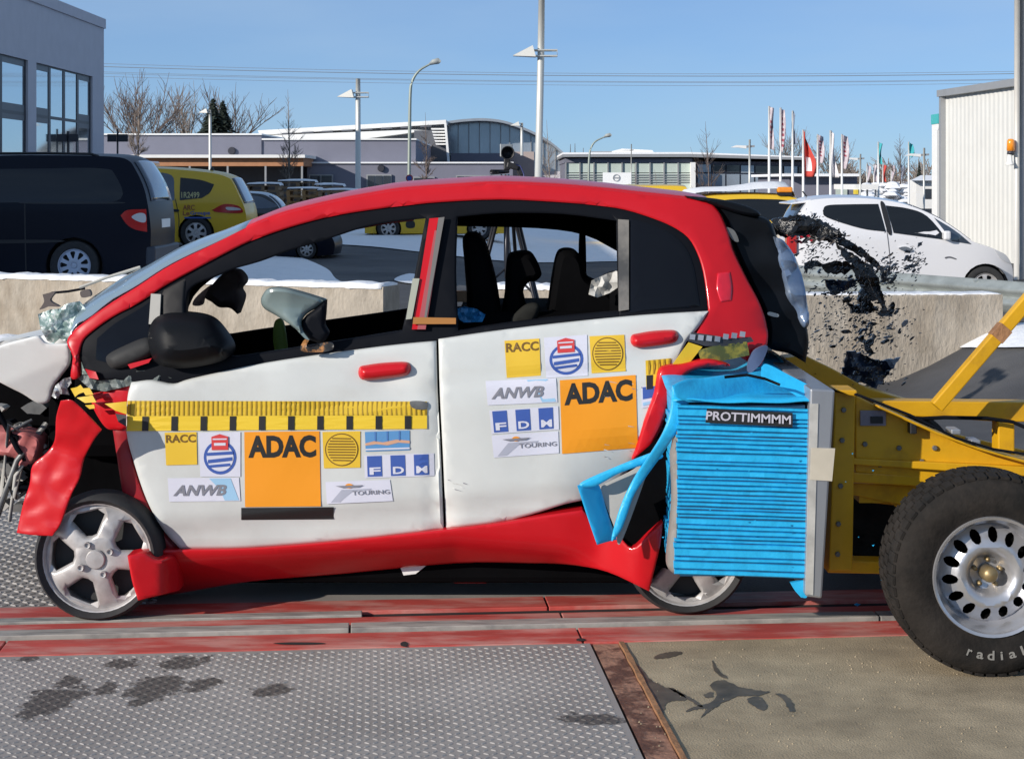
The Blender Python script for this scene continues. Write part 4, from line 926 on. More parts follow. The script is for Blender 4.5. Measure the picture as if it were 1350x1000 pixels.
# yellow car under snow
ys, *_ = shell_car('yellow_car', 'yellow car with snow piled on its roof and an amber beacon', 33.0, 1.8,
    [(892, 352), (886, 325), (890, 295), (905, 272), (930, 260), (965, 257), (1010, 257), (1050, 261), (1090, 280), (1120, 300), (1165, 310), (1178, 330), (1176, 352)], [(935, 338), (1135, 338)], 20, 350, 292, M_yel,
    sides=[('side_glass', [(930, 268, 1), (965, 263), (1010, 262.5), (1046, 266), (1080, 285), (1082, 290, 1), (920, 290, 1)], M_cglass, .006)], glass=[('windscreen', (1054, 1118, 263, 300), M_cglass2, .05, .95)])
def lump(b, pts, Y, dep):
    n = len(pts); v = []; f = []; m = 8
    for j in range(m+1):
        t = j/m; w = math.sin(math.pi*min(.97, max(.03, t)))**.35
        for k, (x, ylo, yhi) in enumerate(pts):
            v.append(W(x, ylo+(yhi-ylo)*w+1.2*nz(x*.05, j*.6, Y), Y)+Vector((0, dep*t, 0)))
    for j in range(m):
        for k in range(n-1): f.append((j*n+k, j*n+k+1, (j+1)*n+k+1, (j+1)*n+k))
    b.add(v, f)
part('roof_snow', M_snow, ys, lambda b: lump(b, [(898, 262, 259), (908, 260, 250), (930, 258, 246), (960, 257, 245.5), (985, 256, 243), (1000, 256, 240), (1025, 256, 239), (1040, 257, 240), (1046, 258, 246), (1049, 260, 259)], 33.2, 1.45), smooth=True)
part('beacon', M_amber, ys, lambda b: b.box(X_(1027, 33), X_(1047, 33), 33.15, 33.35, Z_(254, 33), Z_(246.5, 33)), bevel=.03); part('beacon_base', M_black, ys, lambda b: b.box(X_(1028, 33), X_(1046, 33), 33.17, 33.35, Z_(258, 33), Z_(254, 33)))
# yellow van further back, dark cars, yellow saloon seen through the windows
shell_car('yellow_van', 'yellow van roof showing just above the crashed car roof', 46.0, 1.9, [(800, 324), (800, 262), (804, 250), (815, 246), (860, 245), (900, 245.5), (908, 250), (925, 272), (950, 280), (952, 324)], [(830, 317), (920, 317)], 14, 322, 275, M_yel, sides=[('side_glass', [(812, 254), (895, 254), (908, 272), (812, 272)], M_cglass, .006)])
shell_car('black_hatchback', 'black hatchback standing behind the yellow people mover', 44.0, 1.75, [(372, 306), (372, 290), (366, 272), (352, 259), (335, 255), (300, 255), (270, 262), (250, 275), (215, 280), (212, 306)], [(348, 299), (240, 299)], 14, 305, 276, mat('black_car_paint', (.008, .009, .011), .25, coat=.6), sides=[('side_glass', [(275, 263), (300, 258), (335, 258), (352, 264), (360, 274), (268, 275)], M_cglass2, .006)], glass=[('rear_glass', (350, 372, 258, 276), M_cglass2, .1, .9)])
shell_car('dark_saloon', 'low dark saloon seen through the front side window of the crashed car', 30.0, 1.7, [(438, 336), (440, 322), (434, 310), (420, 303), (405, 295), (380, 291), (350, 293), (330, 305), (300, 318), (296, 336)], [(404, 329), (318, 331)], 13, 338, 307, M_navy, sides=[('side_glass', [(345, 305), (356, 297), (380, 295), (402, 298), (412, 305)], M_cglass, .006)])
shell_car('yellow_saloon', 'yellow saloon mostly hidden behind the roof of the crashed car', 40.0, 1.7, [(480, 308), (482, 285), (500, 278), (520, 262), (550, 256), (600, 256), (630, 262), (650, 282), (668, 288), (668, 308)], [(512, 301), (632, 301)], 15, 308, 281, M_yel, sides=[('side_glass', [(512, 279), (528, 264), (552, 260), (600, 260), (626, 266), (638, 280)], M_cglass, .006), ('black_mark', [(536, 292), (546, 292), (546, 300), (536, 300)], M_black, .006)])
# ------------------------------------------------------------------ pallets
M_pal = mat('pallet_wood', (0.30, 0.20, 0.12), .85, var=.25, scale=6); M_pal2 = mat('orange_pallet_wood', (0.46, 0.25, 0.10), .85, var=.2, scale=6)
def pallet_stack(px0, px1, ytop, ybot, Y, label, seed, m=M_pal):
    rng = random.Random(seed); r = thing('pallet_stack', (X_((px0+px1)/2, Y), Y, Z_(ybot, Y)), label, 'pallets', 'pallet stacks')
    h = Z_(ytop, Y)-Z_(ybot, Y); n = max(2, int(h/.17)); x0, x1 = X_(px0, Y), X_(px1, Y)
    for k in range(n):
        z = Z_(ybot, Y)+h*k/n; o = rng.uniform(-.05, .05); hh = h/n
        def one(b):
            for j in range(5): b.box(x0+o, x1+o, Y+.2*j, Y+.2*j+.13, z+hh*.78, z+hh*.93)
            for t in (0, .47, .9): b.box(x0+o+(x1-x0)*t, x0+o+(x1-x0)*(t+.1), Y+.01, Y+.92, z+hh*.16, z+hh*.775)
            for j in (0, 2, 4): b.box(x0+o, x1+o, Y+.2*j+.005, Y+.2*j+.125, z, z+hh*.155)
        part('pallet', m, r, one)
    part('snow_cap', M_snow, r, lambda b: lump(b, [(px0-1, ytop+1, ytop+.5), (px0, ytop, ytop-3), (px0+(px1-px0)*.3, ytop, ytop-4), (px0+(px1-px0)*.7, ytop, ytop-4), (px1, ytop, ytop-3), (px1+1, ytop+1, ytop+.5)], Y-.03, 1.0), smooth=True)
pallet_stack(325, 368, 244, 275, 58, 'grey pallet stack with snow on top, leftmost of the stacks', 1)
pallet_stack(366, 415, 240, 275, 60, 'tallest snow topped pallet stack behind the crashed car roof', 2)
pallet_stack(378, 422, 250, 275, 56, 'orange brown pallet stack in front of the tallest stack', 3, M_pal2)
pallet_stack(414, 452, 245, 275, 59, 'snow topped pallet stack, rightmost of the stacks', 4)
pallet_stack(418, 470, 252, 275, 55, 'low snowy pallet stack in front on the right', 5)
# ------------------------------------------------------------------ signs near the office block
for i, (px, yb, Yd, lb_) in enumerate([(155, 205, 58, 'black twin panel direction sign beside the office block corner'), (90, 205, 40, 'black twin panel direction sign in front of the office windows')]):
    r = thing('direction_sign', (X_(px, Yd), Yd, zt(X_(px, Yd), Yd)), lb_, 'sign')
    part('post', M_frame, r, lambda b: b.tube([W(px, 262, Yd), W(px, 170 if i == 0 else 173, Yd)], .035, 6))
    part('panel', M_frame, r, lambda b: b.box(X_(px-13, Yd), X_(px-1.2, Yd), Yd-.06, Yd-.02, Z_(187, Yd), Z_(177, Yd))); part('panel', M_frame, r, lambda b: b.box(X_(px+1.2, Yd), X_(px+14, Yd), Yd-.06, Yd-.02, Z_(187, Yd), Z_(177, Yd)))
r = thing('round_traffic_sign', (X_(540, 68), 68, 0), 'round blue and red traffic sign low on the curved street lamp', 'sign')
part('disc', M_flagr, r, lambda b: b.lathe([(0, -.03), (.15, -.03), (.15, 0), (0, 0)], (X_(540, 68), 67.9, Z_(235, 68)), 20)); part('blue_face', M_blu, r, lambda b: b.lathe([(0, -.04), (.105, -.04), (.105, -.03)], (X_(540, 68), 67.9, Z_(235, 68)), 20))
# ------------------------------------------------------------------ filming camera on tripod
YT = 10.3; tp = thing('tripod', (X_(668, YT), YT, 0), 'dark tripod standing behind the crashed car', 'tripod')
M_tri = mat('dark_tripod_metal', (0.035, 0.035, 0.04), .35, metal=.6)
ap = W(668, 236, YT)
for i, a in enumerate((-2.75, -.5, 1.3)):
    ft = Vector((ap.x+.50*math.cos(a), YT+.50*math.sin(a), 0)); n_ = (ft-ap).normalized(); s_ = n_.cross(Vector((0, 0, 1))).normalized()*.022
    part('leg', M_tri, tp, lambda b: (b.tube([ap+s_, ap.lerp(ft, .55)+s_*.8], .012, 8), b.tube([ap-s_, ap.lerp(ft, .55)-s_*.8], .012, 8), b.tube([ap.lerp(ft, .45), ft], .014, 8), b.lathe([(0, .03), (.022, .02), (.026, 0)], ft, 10, 'z')), smooth=True)
part('centre_post', M_tri, tp, lambda b: b.tube([ap+Vector((0, 0, .03)), ap-Vector((0, 0, .62))], .018, 8), smooth=True)
part('spreader', M_tri, tp, lambda b: [b.tube([ap-Vector((0, 0, .55)), ap.lerp(Vector((ap.x+.50*math.cos(a), YT+.50*math.sin(a), 0)), .4)], .008, 6) for a in (-2.75, -.5, 1.3)])
part('mount_cup', M_chrome, tp, lambda b: b.lathe([(0, .03), (.03, .03), (.022, -.05), (.03, -.06), (0, -.06)], ap+Vector((-.01, 0, .0)), 16, 'z'), smooth=True)
fc = thing('film_camera', (X_(668, YT), YT, Z_(226, YT)), 'grey box camera with black lens on the tripod above the roof', 'camera')
part('body', mat('camera_grey', (.26, .28, .29), .4, metal=.4), fc, lambda b: b.box(X_(659, YT), X_(676, YT), YT, YT+.22, Z_(207, YT), Z_(190, YT)), bevel=.006)
part('lens', M_black, fc, lambda b: b.lathe([(0, -.01), (.03, -.012), (.038, -.05), (.043, -.11), (.04, -.115), (.034, -.07), (0, -.06)], (X_(669.5, YT), YT+.0, Z_(202, YT)), 24), smooth=True)
part('head', M_black, fc, lambda b: (b.box(X_(664, YT), X_(673, YT), YT+.03, YT+.14, Z_(224, YT), Z_(207, YT)), b.obox(W(668, 217, YT+.05), W(684, 221, YT+.05), .05, .04), b.obox(W(682, 219, YT+.05), W(688, 232, YT+.05), .03, .035)), bevel=.008)
part('pan_handle', M_tri, fc, lambda b: b.tube([W(670, 226, YT+.05), W(648, 227, YT-.05)], [.012, .017], 10), smooth=True)
part('cable', mat('blue_cable', (.06, .07, .2), .5), fc, lambda b: b.tube([W(680, 217, YT), W(686, 219, YT), W(690, 228, YT), W(692, 238, YT)], .004, 6), smooth=True)
# ------------------------------------------------------------------ the crashed car
M_red = mat('red_car_paint', (0.53, 0.007, 0.013), 0.34, coat=0.25, spec=0.3, var=.07, scale=3)
M_door = mat('white_door_paint', (0.60, 0.612, 0.585), 0.36, coat=0.35, var=0.05, scale=5, col2=(0.51, 0.51, 0.485), mixscale=2.2, lo=.5, hi=.8)
M_trim = mat('black_trim', (0.006, 0.007, 0.010), 0.55, spec=0.08)
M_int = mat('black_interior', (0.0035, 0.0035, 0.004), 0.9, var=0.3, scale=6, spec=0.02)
M_tint = mat('tinted_quarter_glass', (0.006, 0.007, 0.010), 0.06, spec=0.2)
M_hood = mat('crumpled_white_sheet', (0.72, 0.72, 0.69), 0.45, var=0.05, scale=5)
M_tapeg = mat('grey_tape', (0.40, 0.385, 0.35), 0.7, var=0.06, scale=12)
M_yellow = mat('sticker_yellow', (0.72, 0.46, 0.03), 0.5); M_yellow2 = mat('tape_yellow', (0.68, 0.45, 0.022), 0.5); M_lil = mat('sticker_white', (0.62, 0.62, 0.70), 0.5)
M_blk = mat('print_black', (0.015, 0.015, 0.015), 0.5); M_brn = mat('print_brown', (0.16, 0.08, 0.01), 0.5); M_sky = mat('print_light_blue', (0.30, 0.50, 0.68), 0.5); M_gry = mat('print_grey', (0.20, 0.20, 0.23), 0.5); M_ored = mat('print_red', (0.60, 0.05, 0.05), .5)
M_glass = mat('windscreen_glass', (0.42, 0.55, 0.62), 0.08, trans=0.35, metal=0.45, ior=1.5)
M_gshard = mat('broken_green_glass', (0.30, 0.42, 0.38), 0.2, spec=0.7, var=.35, scale=40, col2=(.62, .68, .65), mixscale=40, lo=.5, hi=.56, trans=.2)
M_junk = mat('grey_engine_metal', (0.16, 0.16, 0.155), 0.5, metal=0.5, var=0.35, scale=14); M_pink = mat('primed_pink_beam', (0.45, 0.13, 0.12), .6, var=.2, scale=10)

def CYf(px, py):
    Y = 6.70
    if py < 455: Y += 0.03+0.00100*(455-py)
    elif py < 560: Y += 0.03*((560-py)/105)**2
    if py > 650: Y += 0.05*((py-650)/130)**2
    if px < 230: Y += 0.12*((230-px)/230)**2
    if px > 850: Y += 0.15*((px-850)/200)**2
    a = 0.001+0.012*sstep(210, 70, px)+0.022*sstep(860, 970, px)*sstep(380, 440, py)
    return Y+a*(nz(px*.022, py*.022, 1)+.5*nz(px*.06, py*.06, 4))
YMID = 7.45
car = thing('crash_test_car', (X_(500, 7.45), 7.45, 0), 'wrecked red and white compact hatchback struck from behind by the yellow sled', 'car')
RED_OUT = [(93, 497), (96, 470), (88, 451), (97, 436), (110, 425), (148, 398), (182, 377), (216, 354.5), (250, 336.5), (283, 321), (324, 300.5), (366, 284), (407, 273), (449, 263.5), (490, 256), (531, 249.5), (607, 244), (660, 241.5), (735, 244.5), (800, 250), (836, 254), (880, 258.5), (912, 262), (934, 266)]
REAR_OUT = [(945, 275), (952, 287), (960, 307), (966, 328), (976, 350), (986, 370), (997, 390), (1005, 408), (1011, 430), (1012, 450), (1003, 482), (985, 476), (960, 460), (940, 449), (918, 446), (922, 428), (933, 411)]
RED_IN = [(933, 402), (932, 391), (927, 358), (919, 333), (907, 313), (887, 299), (861, 288), (824, 276.5), (786, 270.7), (735, 266.4), (660, 263), (582, 266.4), (531, 271.4), (481, 277.7), (431, 286.5), (380, 300.4), (330, 318), (299, 333), (250, 359), (216, 377.6), (182, 400), (148, 418), (119, 439), (108, 452), (103, 475), (104, 497)]
panel('body_side', RED_OUT+REAR_OUT+RED_IN, CYf, M_red, car, .05, 15, 3, .007, n=3)
FRAME = [(112, 455), (122, 440), (150, 420), (184, 402), (218, 380), (252, 361), (301, 335), (332, 320), (382, 302), (433, 288), (483, 279), (533, 273), (584, 268), (660, 265), (735, 268), (786, 273), (824, 279), (861, 290), (885, 301), (905, 315), (917, 335), (925, 358), (930, 391), (932, 413), (850, 420), (750, 430), (650, 441), (578, 452), (530, 459), (400, 475), (330, 486), (250, 500), (228, 506), (190, 505), (150, 500), (118, 498)]
H_F = [(248, 385, 1), (258, 375), (286, 364), (308, 354.7), (342, 345), (380, 331), (431, 315.5), (481, 299.5), (520, 292), (561, 288, 1), (553, 330), (543, 380), (530, 436, 1), (430, 452), (340, 466), (300, 470), (262, 462), (252, 440), (245, 410)]
H_R = [(603, 286, 1), (660, 281), (740, 282), (813, 291, 1), (814, 330), (816, 410, 1), (750, 416), (660, 427), (604, 436, 1), (601, 360)]
def outw(p, k):
    d = Vector((p[0]-540, (p[1]-430)*1.6)); return (p[0]+d.normalized().x*k, p[1]+d.normalized().y*k)
FRAME = [outw(p, 7) for p in reversed(RED_IN[1:-2])]+[(935, 413)]+FRAME[24:]
panel('window_frame', FRAME, lambda a, b: CYf(a, b)+.014, M_trim, car, .05, 16, 3, .006, holes=[H_F, H_R], n=3)
panel('quarter_glass', [(830, 287, 1), (861, 297), (885, 308), (903, 325), (914, 350), (920, 385), (923, 404, 1), (830, 412, 1)], lambda a, b: CYf(a, b)+.008, M_tint, car, .012, 16, 3, .004)
panel('front_quarter_glass', [(128, 446, 1), (152, 426), (184, 407), (200, 396, 1), (196, 440), (195, 470, 1), (150, 478), (126, 474, 1)], lambda a, b: CYf(a, b)+.008, M_tint, car, .012, 16)
panel('tape_strip', [(815, 289, 1), (829, 290, 1), (829, 408, 1), (816, 410, 1)], lambda a, b: CYf(a, b)+.002, mat('brownish_tape', (.20, .185, .165), .7, col2=(.06, .06, .06), mixscale=4), car, .02, 14)
panel('tape_strip', [(199, 387, 1), (212, 388, 1), (210, 428, 1), (196, 427, 1)], CYf, M_tapeg, car, .02, 14)
panel('door_frame_bar', [(213, 383, 1), (246, 365, 1), (243, 400), (244, 432, 1), (214, 430, 1)], lambda a, b: CYf(a, b)+.006, mat('brownish_frame', (.035, .033, .032), .6, spec=.2), car, .03, 14, 4, .012)
# roof and windscreen: lofted between the near side edge and its mirror
def loft(name, edge, crown, m, n=3, w0=0.0, w1=1.0, nw=14, thick=.004, off=0.0, skew=None):
    E = spl(edge, n, False); P = []
    for px, py in E: P.append(W(px, py, CYf(px, min(py, 470))+.034))
    v = []; f = []
    for i, p in enumerate(P):
        a = P[max(0, i-1)]; c = P[min(len(P)-1, i+1)]; t = (c-a).normalized(); nn_ = Vector((-t.z, 0, t.x))
        cr = crown(i/(len(P)-1)) if callable(crown) else crown
        for w in range(nw+1):
            s = w0+(w1-w0)*w/nw; Yv = p.y+(2*YMID-2*p.y)*s; k = (1-abs(2*s-1)**2.6)*cr+off
            q = Vector((p.x, Yv, p.z))+nn_*k
            if skew: q += skew(i/(len(P)-1), s)
            v.append(q)
    for i in range(len(P)-1):
        for w in range(nw): f.append((i*(nw+1)+w, (i+1)*(nw+1)+w, (i+1)*(nw+1)+w+1, i*(nw+1)+w+1))
    o = mesh(name, v, f, m, car, True)
    if thick: md = o.modifiers.new('s', 'SOLIDIFY'); md.thickness = thick; md.offset = -1
    return o, v
ro, _ = loft('roof', RED_OUT[10:24]+[(940, 270)], lambda t: .040-.012*t, M_red, thick=.02)
crk = lambda t, s: Vector((0, 0, .03*nz(t*9, s*7, 2)*sstep(.55, .1, t)))
ws, wv = loft('windscreen', RED_OUT[2:11], lambda t: .040+.085*(1-t)**.8*sstep(-.1, .25, t), M_glass, w0=.02, w1=.98, thick=.005, skew=crk)
b = MB(); rng = random.Random(5)
for k in range(190):
    t = min(11, int(abs(rng.gauss(0, 5)))); w = rng.randrange(1, 14); i = t*15+w
    p = wv[i]+Vector((0, 0, .002)); d1 = (wv[i+15]-wv[i])*rng.uniform(.05, .3); d2 = (wv[i+1]-wv[i])*rng.uniform(.02, .25); b.add([p, p+d1, p+d1*.6+d2], [(0, 1, 2)])
b.build('crack_slivers', mat('crack_white', (.7, .74, .74), .3), ws)
panel('windscreen_corner', [(50, 414), (58, 411), (66, 408), (78, 407), (88, 400), (104, 397), (114, 408), (108, 422), (97, 433), (93, 440), (88, 450), (78, 446), (70, 453), (62, 449), (57, 440), (53, 432)], lambda a, b: 6.98+.05*nz(a*.05, b*.05)+.012*nz(a*.3, b*.3), M_gshard, car, .012, 4, sm=False)
panel('windscreen_corner', [(98, 488, 1), (106, 455), (118, 446), (122, 460), (118, 478), (128, 490), (118, 497)], lambda a, b: 6.9+.03*nz(a*.1, b*.1), M_gshard, car, .02, 8)
part('wiper_arm', M_tapeg, car, lambda b: b.tube([W(105, 379, 7.5), W(140, 366, 7.5), W(185, 352, 7.5)], .008, 6)); part('wiper_arm', M_trim, car, lambda b: b.tube([W(68, 386, 7.5), W(90, 384, 7.5), W(112, 380, 7.5)], .006, 5))
panel('cowl_scrap', [(56, 388, 1), (72, 385), (66, 396), (78, 404), (64, 404), (52, 408), (58, 398)], 7.4, mat('brown_scrap', (.10, .08, .075), .7), car, .03, 6)
panel('cowl_scrap', [(106, 384), (117, 382), (119, 390), (108, 392)], 7.4, mat('brown_scrap', (.1, .08, .07), .7), car, .03, 6)
# doors
DOOR_F = [(173, 504, 1), (200, 501), (228, 506), (252, 499), (330, 482), (400, 470.5), (480, 459.5), (540, 452.5), (575, 449.5, 1), (577, 520), (581, 600), (585, 697, 1), (520, 705), (450, 712), (330, 721.5), (238, 723, 1), (219, 703), (204, 680), (190, 650), (176, 607), (167, 570), (168, 525)]
DOOR_R = [(578, 447, 1), (650, 436.5), (750, 424.5), (850, 415), (934, 410, 1), (920, 432), (905, 450), (892, 482), (876, 530), (858, 575), (842, 600), (812, 640), (785, 655), (745, 664), (700, 678), (650, 689), (588, 696, 1), (584, 600), (580, 520)]
def crease(px, py, seed, s, n=7, box=(0, 150, 440, 720)):
    "sheet metal folded along straight creases: the crossing of a few random planes"
    r = random.Random(seed); hi_ = -1e9; lo_ = 1e9
    for k in range(n):
        x, y = r.uniform(box[0], box[1]), r.uniform(box[2], box[3]); a = r.uniform(0, 6.283); v = ((px-x)*math.cos(a)+(py-y)*math.sin(a))*r.uniform(.4, 1.2)
        if k % 2: hi_ = max(hi_, v)
        else: lo_ = min(lo_, v)
    return s*max(-40, min(40, (hi_+lo_)*.5))
def dent(px, py):
    "crease lines and dents of the doors"
    q = 0
    l = 533-(px-420)*.10; q += .010*math.exp(-((py-l)/9)**2)*sstep(380, 470, px)*(px < 580)
    l2 = 504-(px-580)*.075; q += .008*math.exp(-((py-l2)/9)**2)*(px >= 580)
    lb = 672-(px-450)*.085; q += .02*sstep(lb-6, lb+10, py)
    q += .018*math.exp(-(((px-590)/9)**2))*sstep(600, 690, py)
    for hx, hy in ((506, 497), (862, 455)): q += .022*math.exp(-(((px-hx)/34)**2+((py-hy)/13)**2))
    q += .006*nz(px*.012, py*.012, 7)+.012*sstep(555, 577, px)*sstep(470, 520, py)*(px < 578)
    q += .07*sstep(730, 850, px)*sstep(560, 640, py)
    return q
YDF = lambda a, b: CYf(a, b)-.012+dent(a, b)
fd = panel('front_door', DOOR_F, YDF, M_door, car, .05, 12, 4, .012, n=4)
rd = panel('rear_door', DOOR_R, YDF, M_door, car, .05, 12, 4, .012, n=4)
fd['label'] = 'white front door covered in stickers'; rd['label'] = 'white rear door covered in stickers'
def handle(x0, x1, y0, y1, sl, par):
    p = [(x0+2, y0+4), (x0+12, y0+1), ((x0+x1)/2, y0-sl), (x1-6, y0-2*sl+1), (x1, y0-2*sl+6), (x1, y1-2*sl-8), (x1-7, y1-2*sl-2), ((x0+x1)/2, y1-sl), (x0+9, y1), (x0+1, y1-6)]
    panel('door_handle', p, lambda a, b: CYf(a, b)-.045, M_red, par, .03, 7, 9, .03, n=4)
handle(472, 541, 480, 501, 2, fd); handle(831, 894, 438, 458, 2, rd)
panel('door_latch', [(541, 529), (562, 530), (562, 539), (545, 538)], lambda a, b: YDF(a, b)-.006, M_junk, fd, .01, 6)
# stickers
def emblem(q, par):
    D = Decal(YDF, q).fill(M_lil).poly(circ(.5, .43, .40, .38), M_blu, .2).poly(circ(.5, .43, .33, .31), M_lil, .2).polys([[(.2, .30), (.8, .36), (.8, .44), (.2, .38)], [(.24, .2), (.76, .24), (.74, .3), (.22, .26)], [(.18, .47), (.82, .5), (.82, .57), (.18, .54)]], M_blu).poly([(.3, .60), (.7, .60), (.7, .90), (.5, .96), (.3, .90)], M_ored, .2).polys([[(.36, .70), (.64, .70), (.64, .76), (.36, .76)], [(.33, .83), (.67, .83), (.67, .86), (.33, .86)]], M_lil)
    return D.build('sticker', par)
def racc(q, par): return Decal(YDF, q).fill(M_yellow).txt('RACC', .03, .68, .97, .93, M_brn, .03).build('sticker', par)
def adac(q, par): return Decal(YDF, q).fill(M_orange).txt('ADAC', .05, .65, .95, .95, M_blk, .045).build('sticker', par)
def seal(q, par):
    D = Decal(YDF, q).fill(M_yellow).poly(circ(.5, .5, .45, .45), M_brn, .2).poly(circ(.5, .5, .42, .42), M_yellow, .2)
    L = []
    for k in range(9):
        y = .2+.075*k; h = math.sqrt(max(0, .4**2-(y-.5)**2))*.95; L.append([(.5-h, y), (.5+h, y-.02), (.5+h, y+.012), (.5-h, y+.032)])
    return D.polys(L, M_brn).build('sticker', par)
def fdm(q, par):
    D = Decal(YDF, q).fill(M_lil)
    for k, c in enumerate('FDM'): D.lv = .0046; D.rect(.04+.335*k, .06, .25+.335*k, .96, M_blu); D.lv = .0062; D.txt(c, .07+.335*k, .14, .23+.335*k, .46, M_lil, .03)
    return D.build('sticker', par)
def anwb(q, par): return Decal(YDF, q).fill(M_lil).polys([[(.58, .97), (.88, .97), (.98, .03), (.78, .03), (.72, .5)]], M_sky).txt('ANWB', .06, .24, .82, .70, M_gry, .035, .35).build('sticker', par)
def touring(q, par): return Decal(YDF, q).fill(M_lil).polys([[(.06, .06), (.2, .06), (.42, .55), (.68, .55), (.7, .62), (.24, .62)]], mat('print_pale_grey', (.38, .39, .46), .5)).txt('TOURING', .40, .34, .97, .54, M_gry, .01).poly(circ(.36, .78, .06, .11, 14), M_orange, .2).polys([[(.15, .80), (.58, .80), (.5, .7), (.25, .7)]], M_gry).build('sticker', par)
racc([(217, 570), (259, 569), (260, 612), (219, 613)], fd); emblem([(262, 570), (317, 569), (317, 628), (264, 628)], fd); adac([(322, 569), (421, 568), (423, 667), (323, 668)], fd)
Decal(YDF, [(318, 669), (440, 668), (440, 684), (318, 685)]).fill(M_blk).build('black_bar', fd); seal([(425, 569), (475, 568), (475, 616), (427, 617)], fd)
Decal(YDF, [(481, 569), (540, 567), (540, 593), (482, 595)]).fill(mat('print_mid_blue', (.10, .27, .52), .5)).polys([[(.0, .30), (.25, .36), (.5, .28), (.75, .40), (1, .34), (1, .48), (.7, .56), (.4, .44), (.2, .52), (0, .42)]], mat('print_peach', (.60, .34, .22), .5)).polys([[(0, .06), (1, .06), (1, .14), (0, .14)]], M_lil).polys([[(.22+.27*k, .5), (.235+.27*k, .5), (.235+.27*k, 1), (.22+.27*k, 1)] for k in range(3)], M_blu).build('sticker', fd)
fdm([(480, 600), (572, 597), (573, 627), (481, 630)], fd); touring([(429, 635), (514, 632), (518, 660), (431, 664)], fd); anwb([(221, 630), (315, 629), (317, 660), (223, 661)], fd)
racc([(665, 449), (711, 446), (713, 495), (668, 498)], rd); emblem([(717, 445), (774, 441), (775, 495), (720, 498)], rd); seal([(777, 443), (823, 441), (825, 489), (780, 492)], rd); adac([(738, 501), (838, 494), (841, 590), (741, 598)], rd)
anwb([(640, 502), (733, 498), (735, 530), (643, 534)], rd); fdm([(645, 541), (736, 535), (737, 566), (648, 572)], rd); touring([(648, 574), (736, 568), (737, 597), (651, 603)], rd)
Decal(YDF, [(845, 509), (866, 507), (864, 534), (846, 538)]).fill(M_lil).rect(.1, .4, .95, .95, M_blu).rect(.1, .1, .95, .25, M_sky).build('sticker', rd)
def ruler(q, n, par, blocks):
    D = Decal(YDF, q).rect(0, .5, 1, 1, M_yellow2).rect(0, 0, 1, .496, mat('tape_yellow_bright', (.76, .52, .03), .5))
    D.polys([[((k+.5)/n, .5), ((k+.78)/n, .5), ((k+.78)/n, 1), ((k+.5)/n, 1)] for k in range(n)], mat('tape_tick', (.36, .22, .01), .5)); D.polys([[(x, .0), (x+w, 0), (x+w, .48), (x, .48)] for x, w in blocks], M_blk)
    return D.build('measuring_tape', par)
ruler([(168, 528), (563, 529), (563, 565), (167, 568)], 62, fd, [((188+38.4*k-168)/395, 8.5/395) for k in range(10)])
ruler([(851, 475), (885, 472), (880, 510), (852, 513)], 5, rd, [(.02, .28)])
# sill, front wing, hinge pillar
def YS_(px, py):
    c = 742-(px-230)*.073 if px < 600 else 715+(px-600)*.08
    return CYf(px, py)-.012+.003*((py-c)+math.sqrt((py-c)**2+120)-5)*(1-sstep(730, 800, px))-.10*sstep(780, 850, px)
panel('sill', [(172, 742, 1), (203, 727), (238, 724.5, 1), (330, 722.5), (450, 713), (585, 698), (660, 689), (720, 679), (768, 672, 1), (786, 690), (812, 702), (833, 722), (856, 704), (874, 688, 1), (870, 720), (856, 779, 1), (800, 753), (750, 744), (700, 742), (600, 742), (450, 756), (330, 766), (235, 782), (182, 790, 1)], YS_, M_red, car, .10, 7, 3, .006, n=4)
panel('sill_bracket', [(168, 732, 1), (190, 729), (208, 738), (232, 737), (236, 778, 1), (182, 791, 1), (174, 765)], lambda a, b: 6.56+.0008*(a-168)+.10*sstep(212, 238, a), M_red, car, .10, 10, 3, .006)
panel('front_wing', [(80, 528, 1), (93, 527), (103, 534), (118, 549), (134, 566, 1), (123, 581), (111, 604), (105, 630), (94, 652), (80, 690), (69, 706, 1), (44, 705), (22, 702, 1), (31, 662), (39, 638), (43, 613), (61, 597), (72, 580), (74, 550)], lambda a, b: 6.535+.08*((150-a)/150)**2+crease(a, b, 8, .0024, 11)-.0003*(b-530)+.01*nz(a*.05, b*.05, 3), M_red, car, .006, 5, 2, .004, n=4)
panel('hinge_pillar', [(118, 520, 1), (138, 516), (172, 505, 1), (168, 560), (150, 566), (138, 562), (124, 540)], lambda a, b: CYf(a, b)+.03, M_red, car, .05, 8, 4, .01)
panel('door_jamb', [(148, 562, 1), (168, 562, 1), (176, 608), (192, 655), (218, 705), (238, 726, 1), (200, 730), (186, 712), (170, 690), (160, 640)], lambda a, b: CYf(a, b)+.05, mat('dark_red_jamb', (.30, .008, .014), .4), car, .05, 9, 4, .01)
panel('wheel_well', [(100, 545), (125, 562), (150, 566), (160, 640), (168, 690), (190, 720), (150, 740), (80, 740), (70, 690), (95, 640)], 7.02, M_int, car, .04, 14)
# tape remains on the pillar
for pl in ([(93, 512, 1), (101, 510), (106, 507, 1), (113, 516, 1), (104, 519), (99, 523, 1)], [(107, 512, 1), (118, 511, 1), (123, 520, 1), (113, 521, 1)], [(101, 524, 1), (122, 521, 1), (127, 530, 1), (112, 531, 1)], [(112, 534, 1), (124, 533, 1), (125, 538, 1), (118, 539, 1)], [(138, 532, 1), (167, 529, 1), (167, 546, 1), (152, 541, 1)]): panel('torn_tape', pl, lambda a, b: CYf(a, b)-.04, M_yellow2, car, .004, 6)
panel('torn_tape', [(152, 545), (166, 547), (166, 562), (156, 556)], lambda a, b: CYf(a, b)-.036, mat('tape_dark', (.06, .055, .06), .5), car, .004, 6, sm=False)
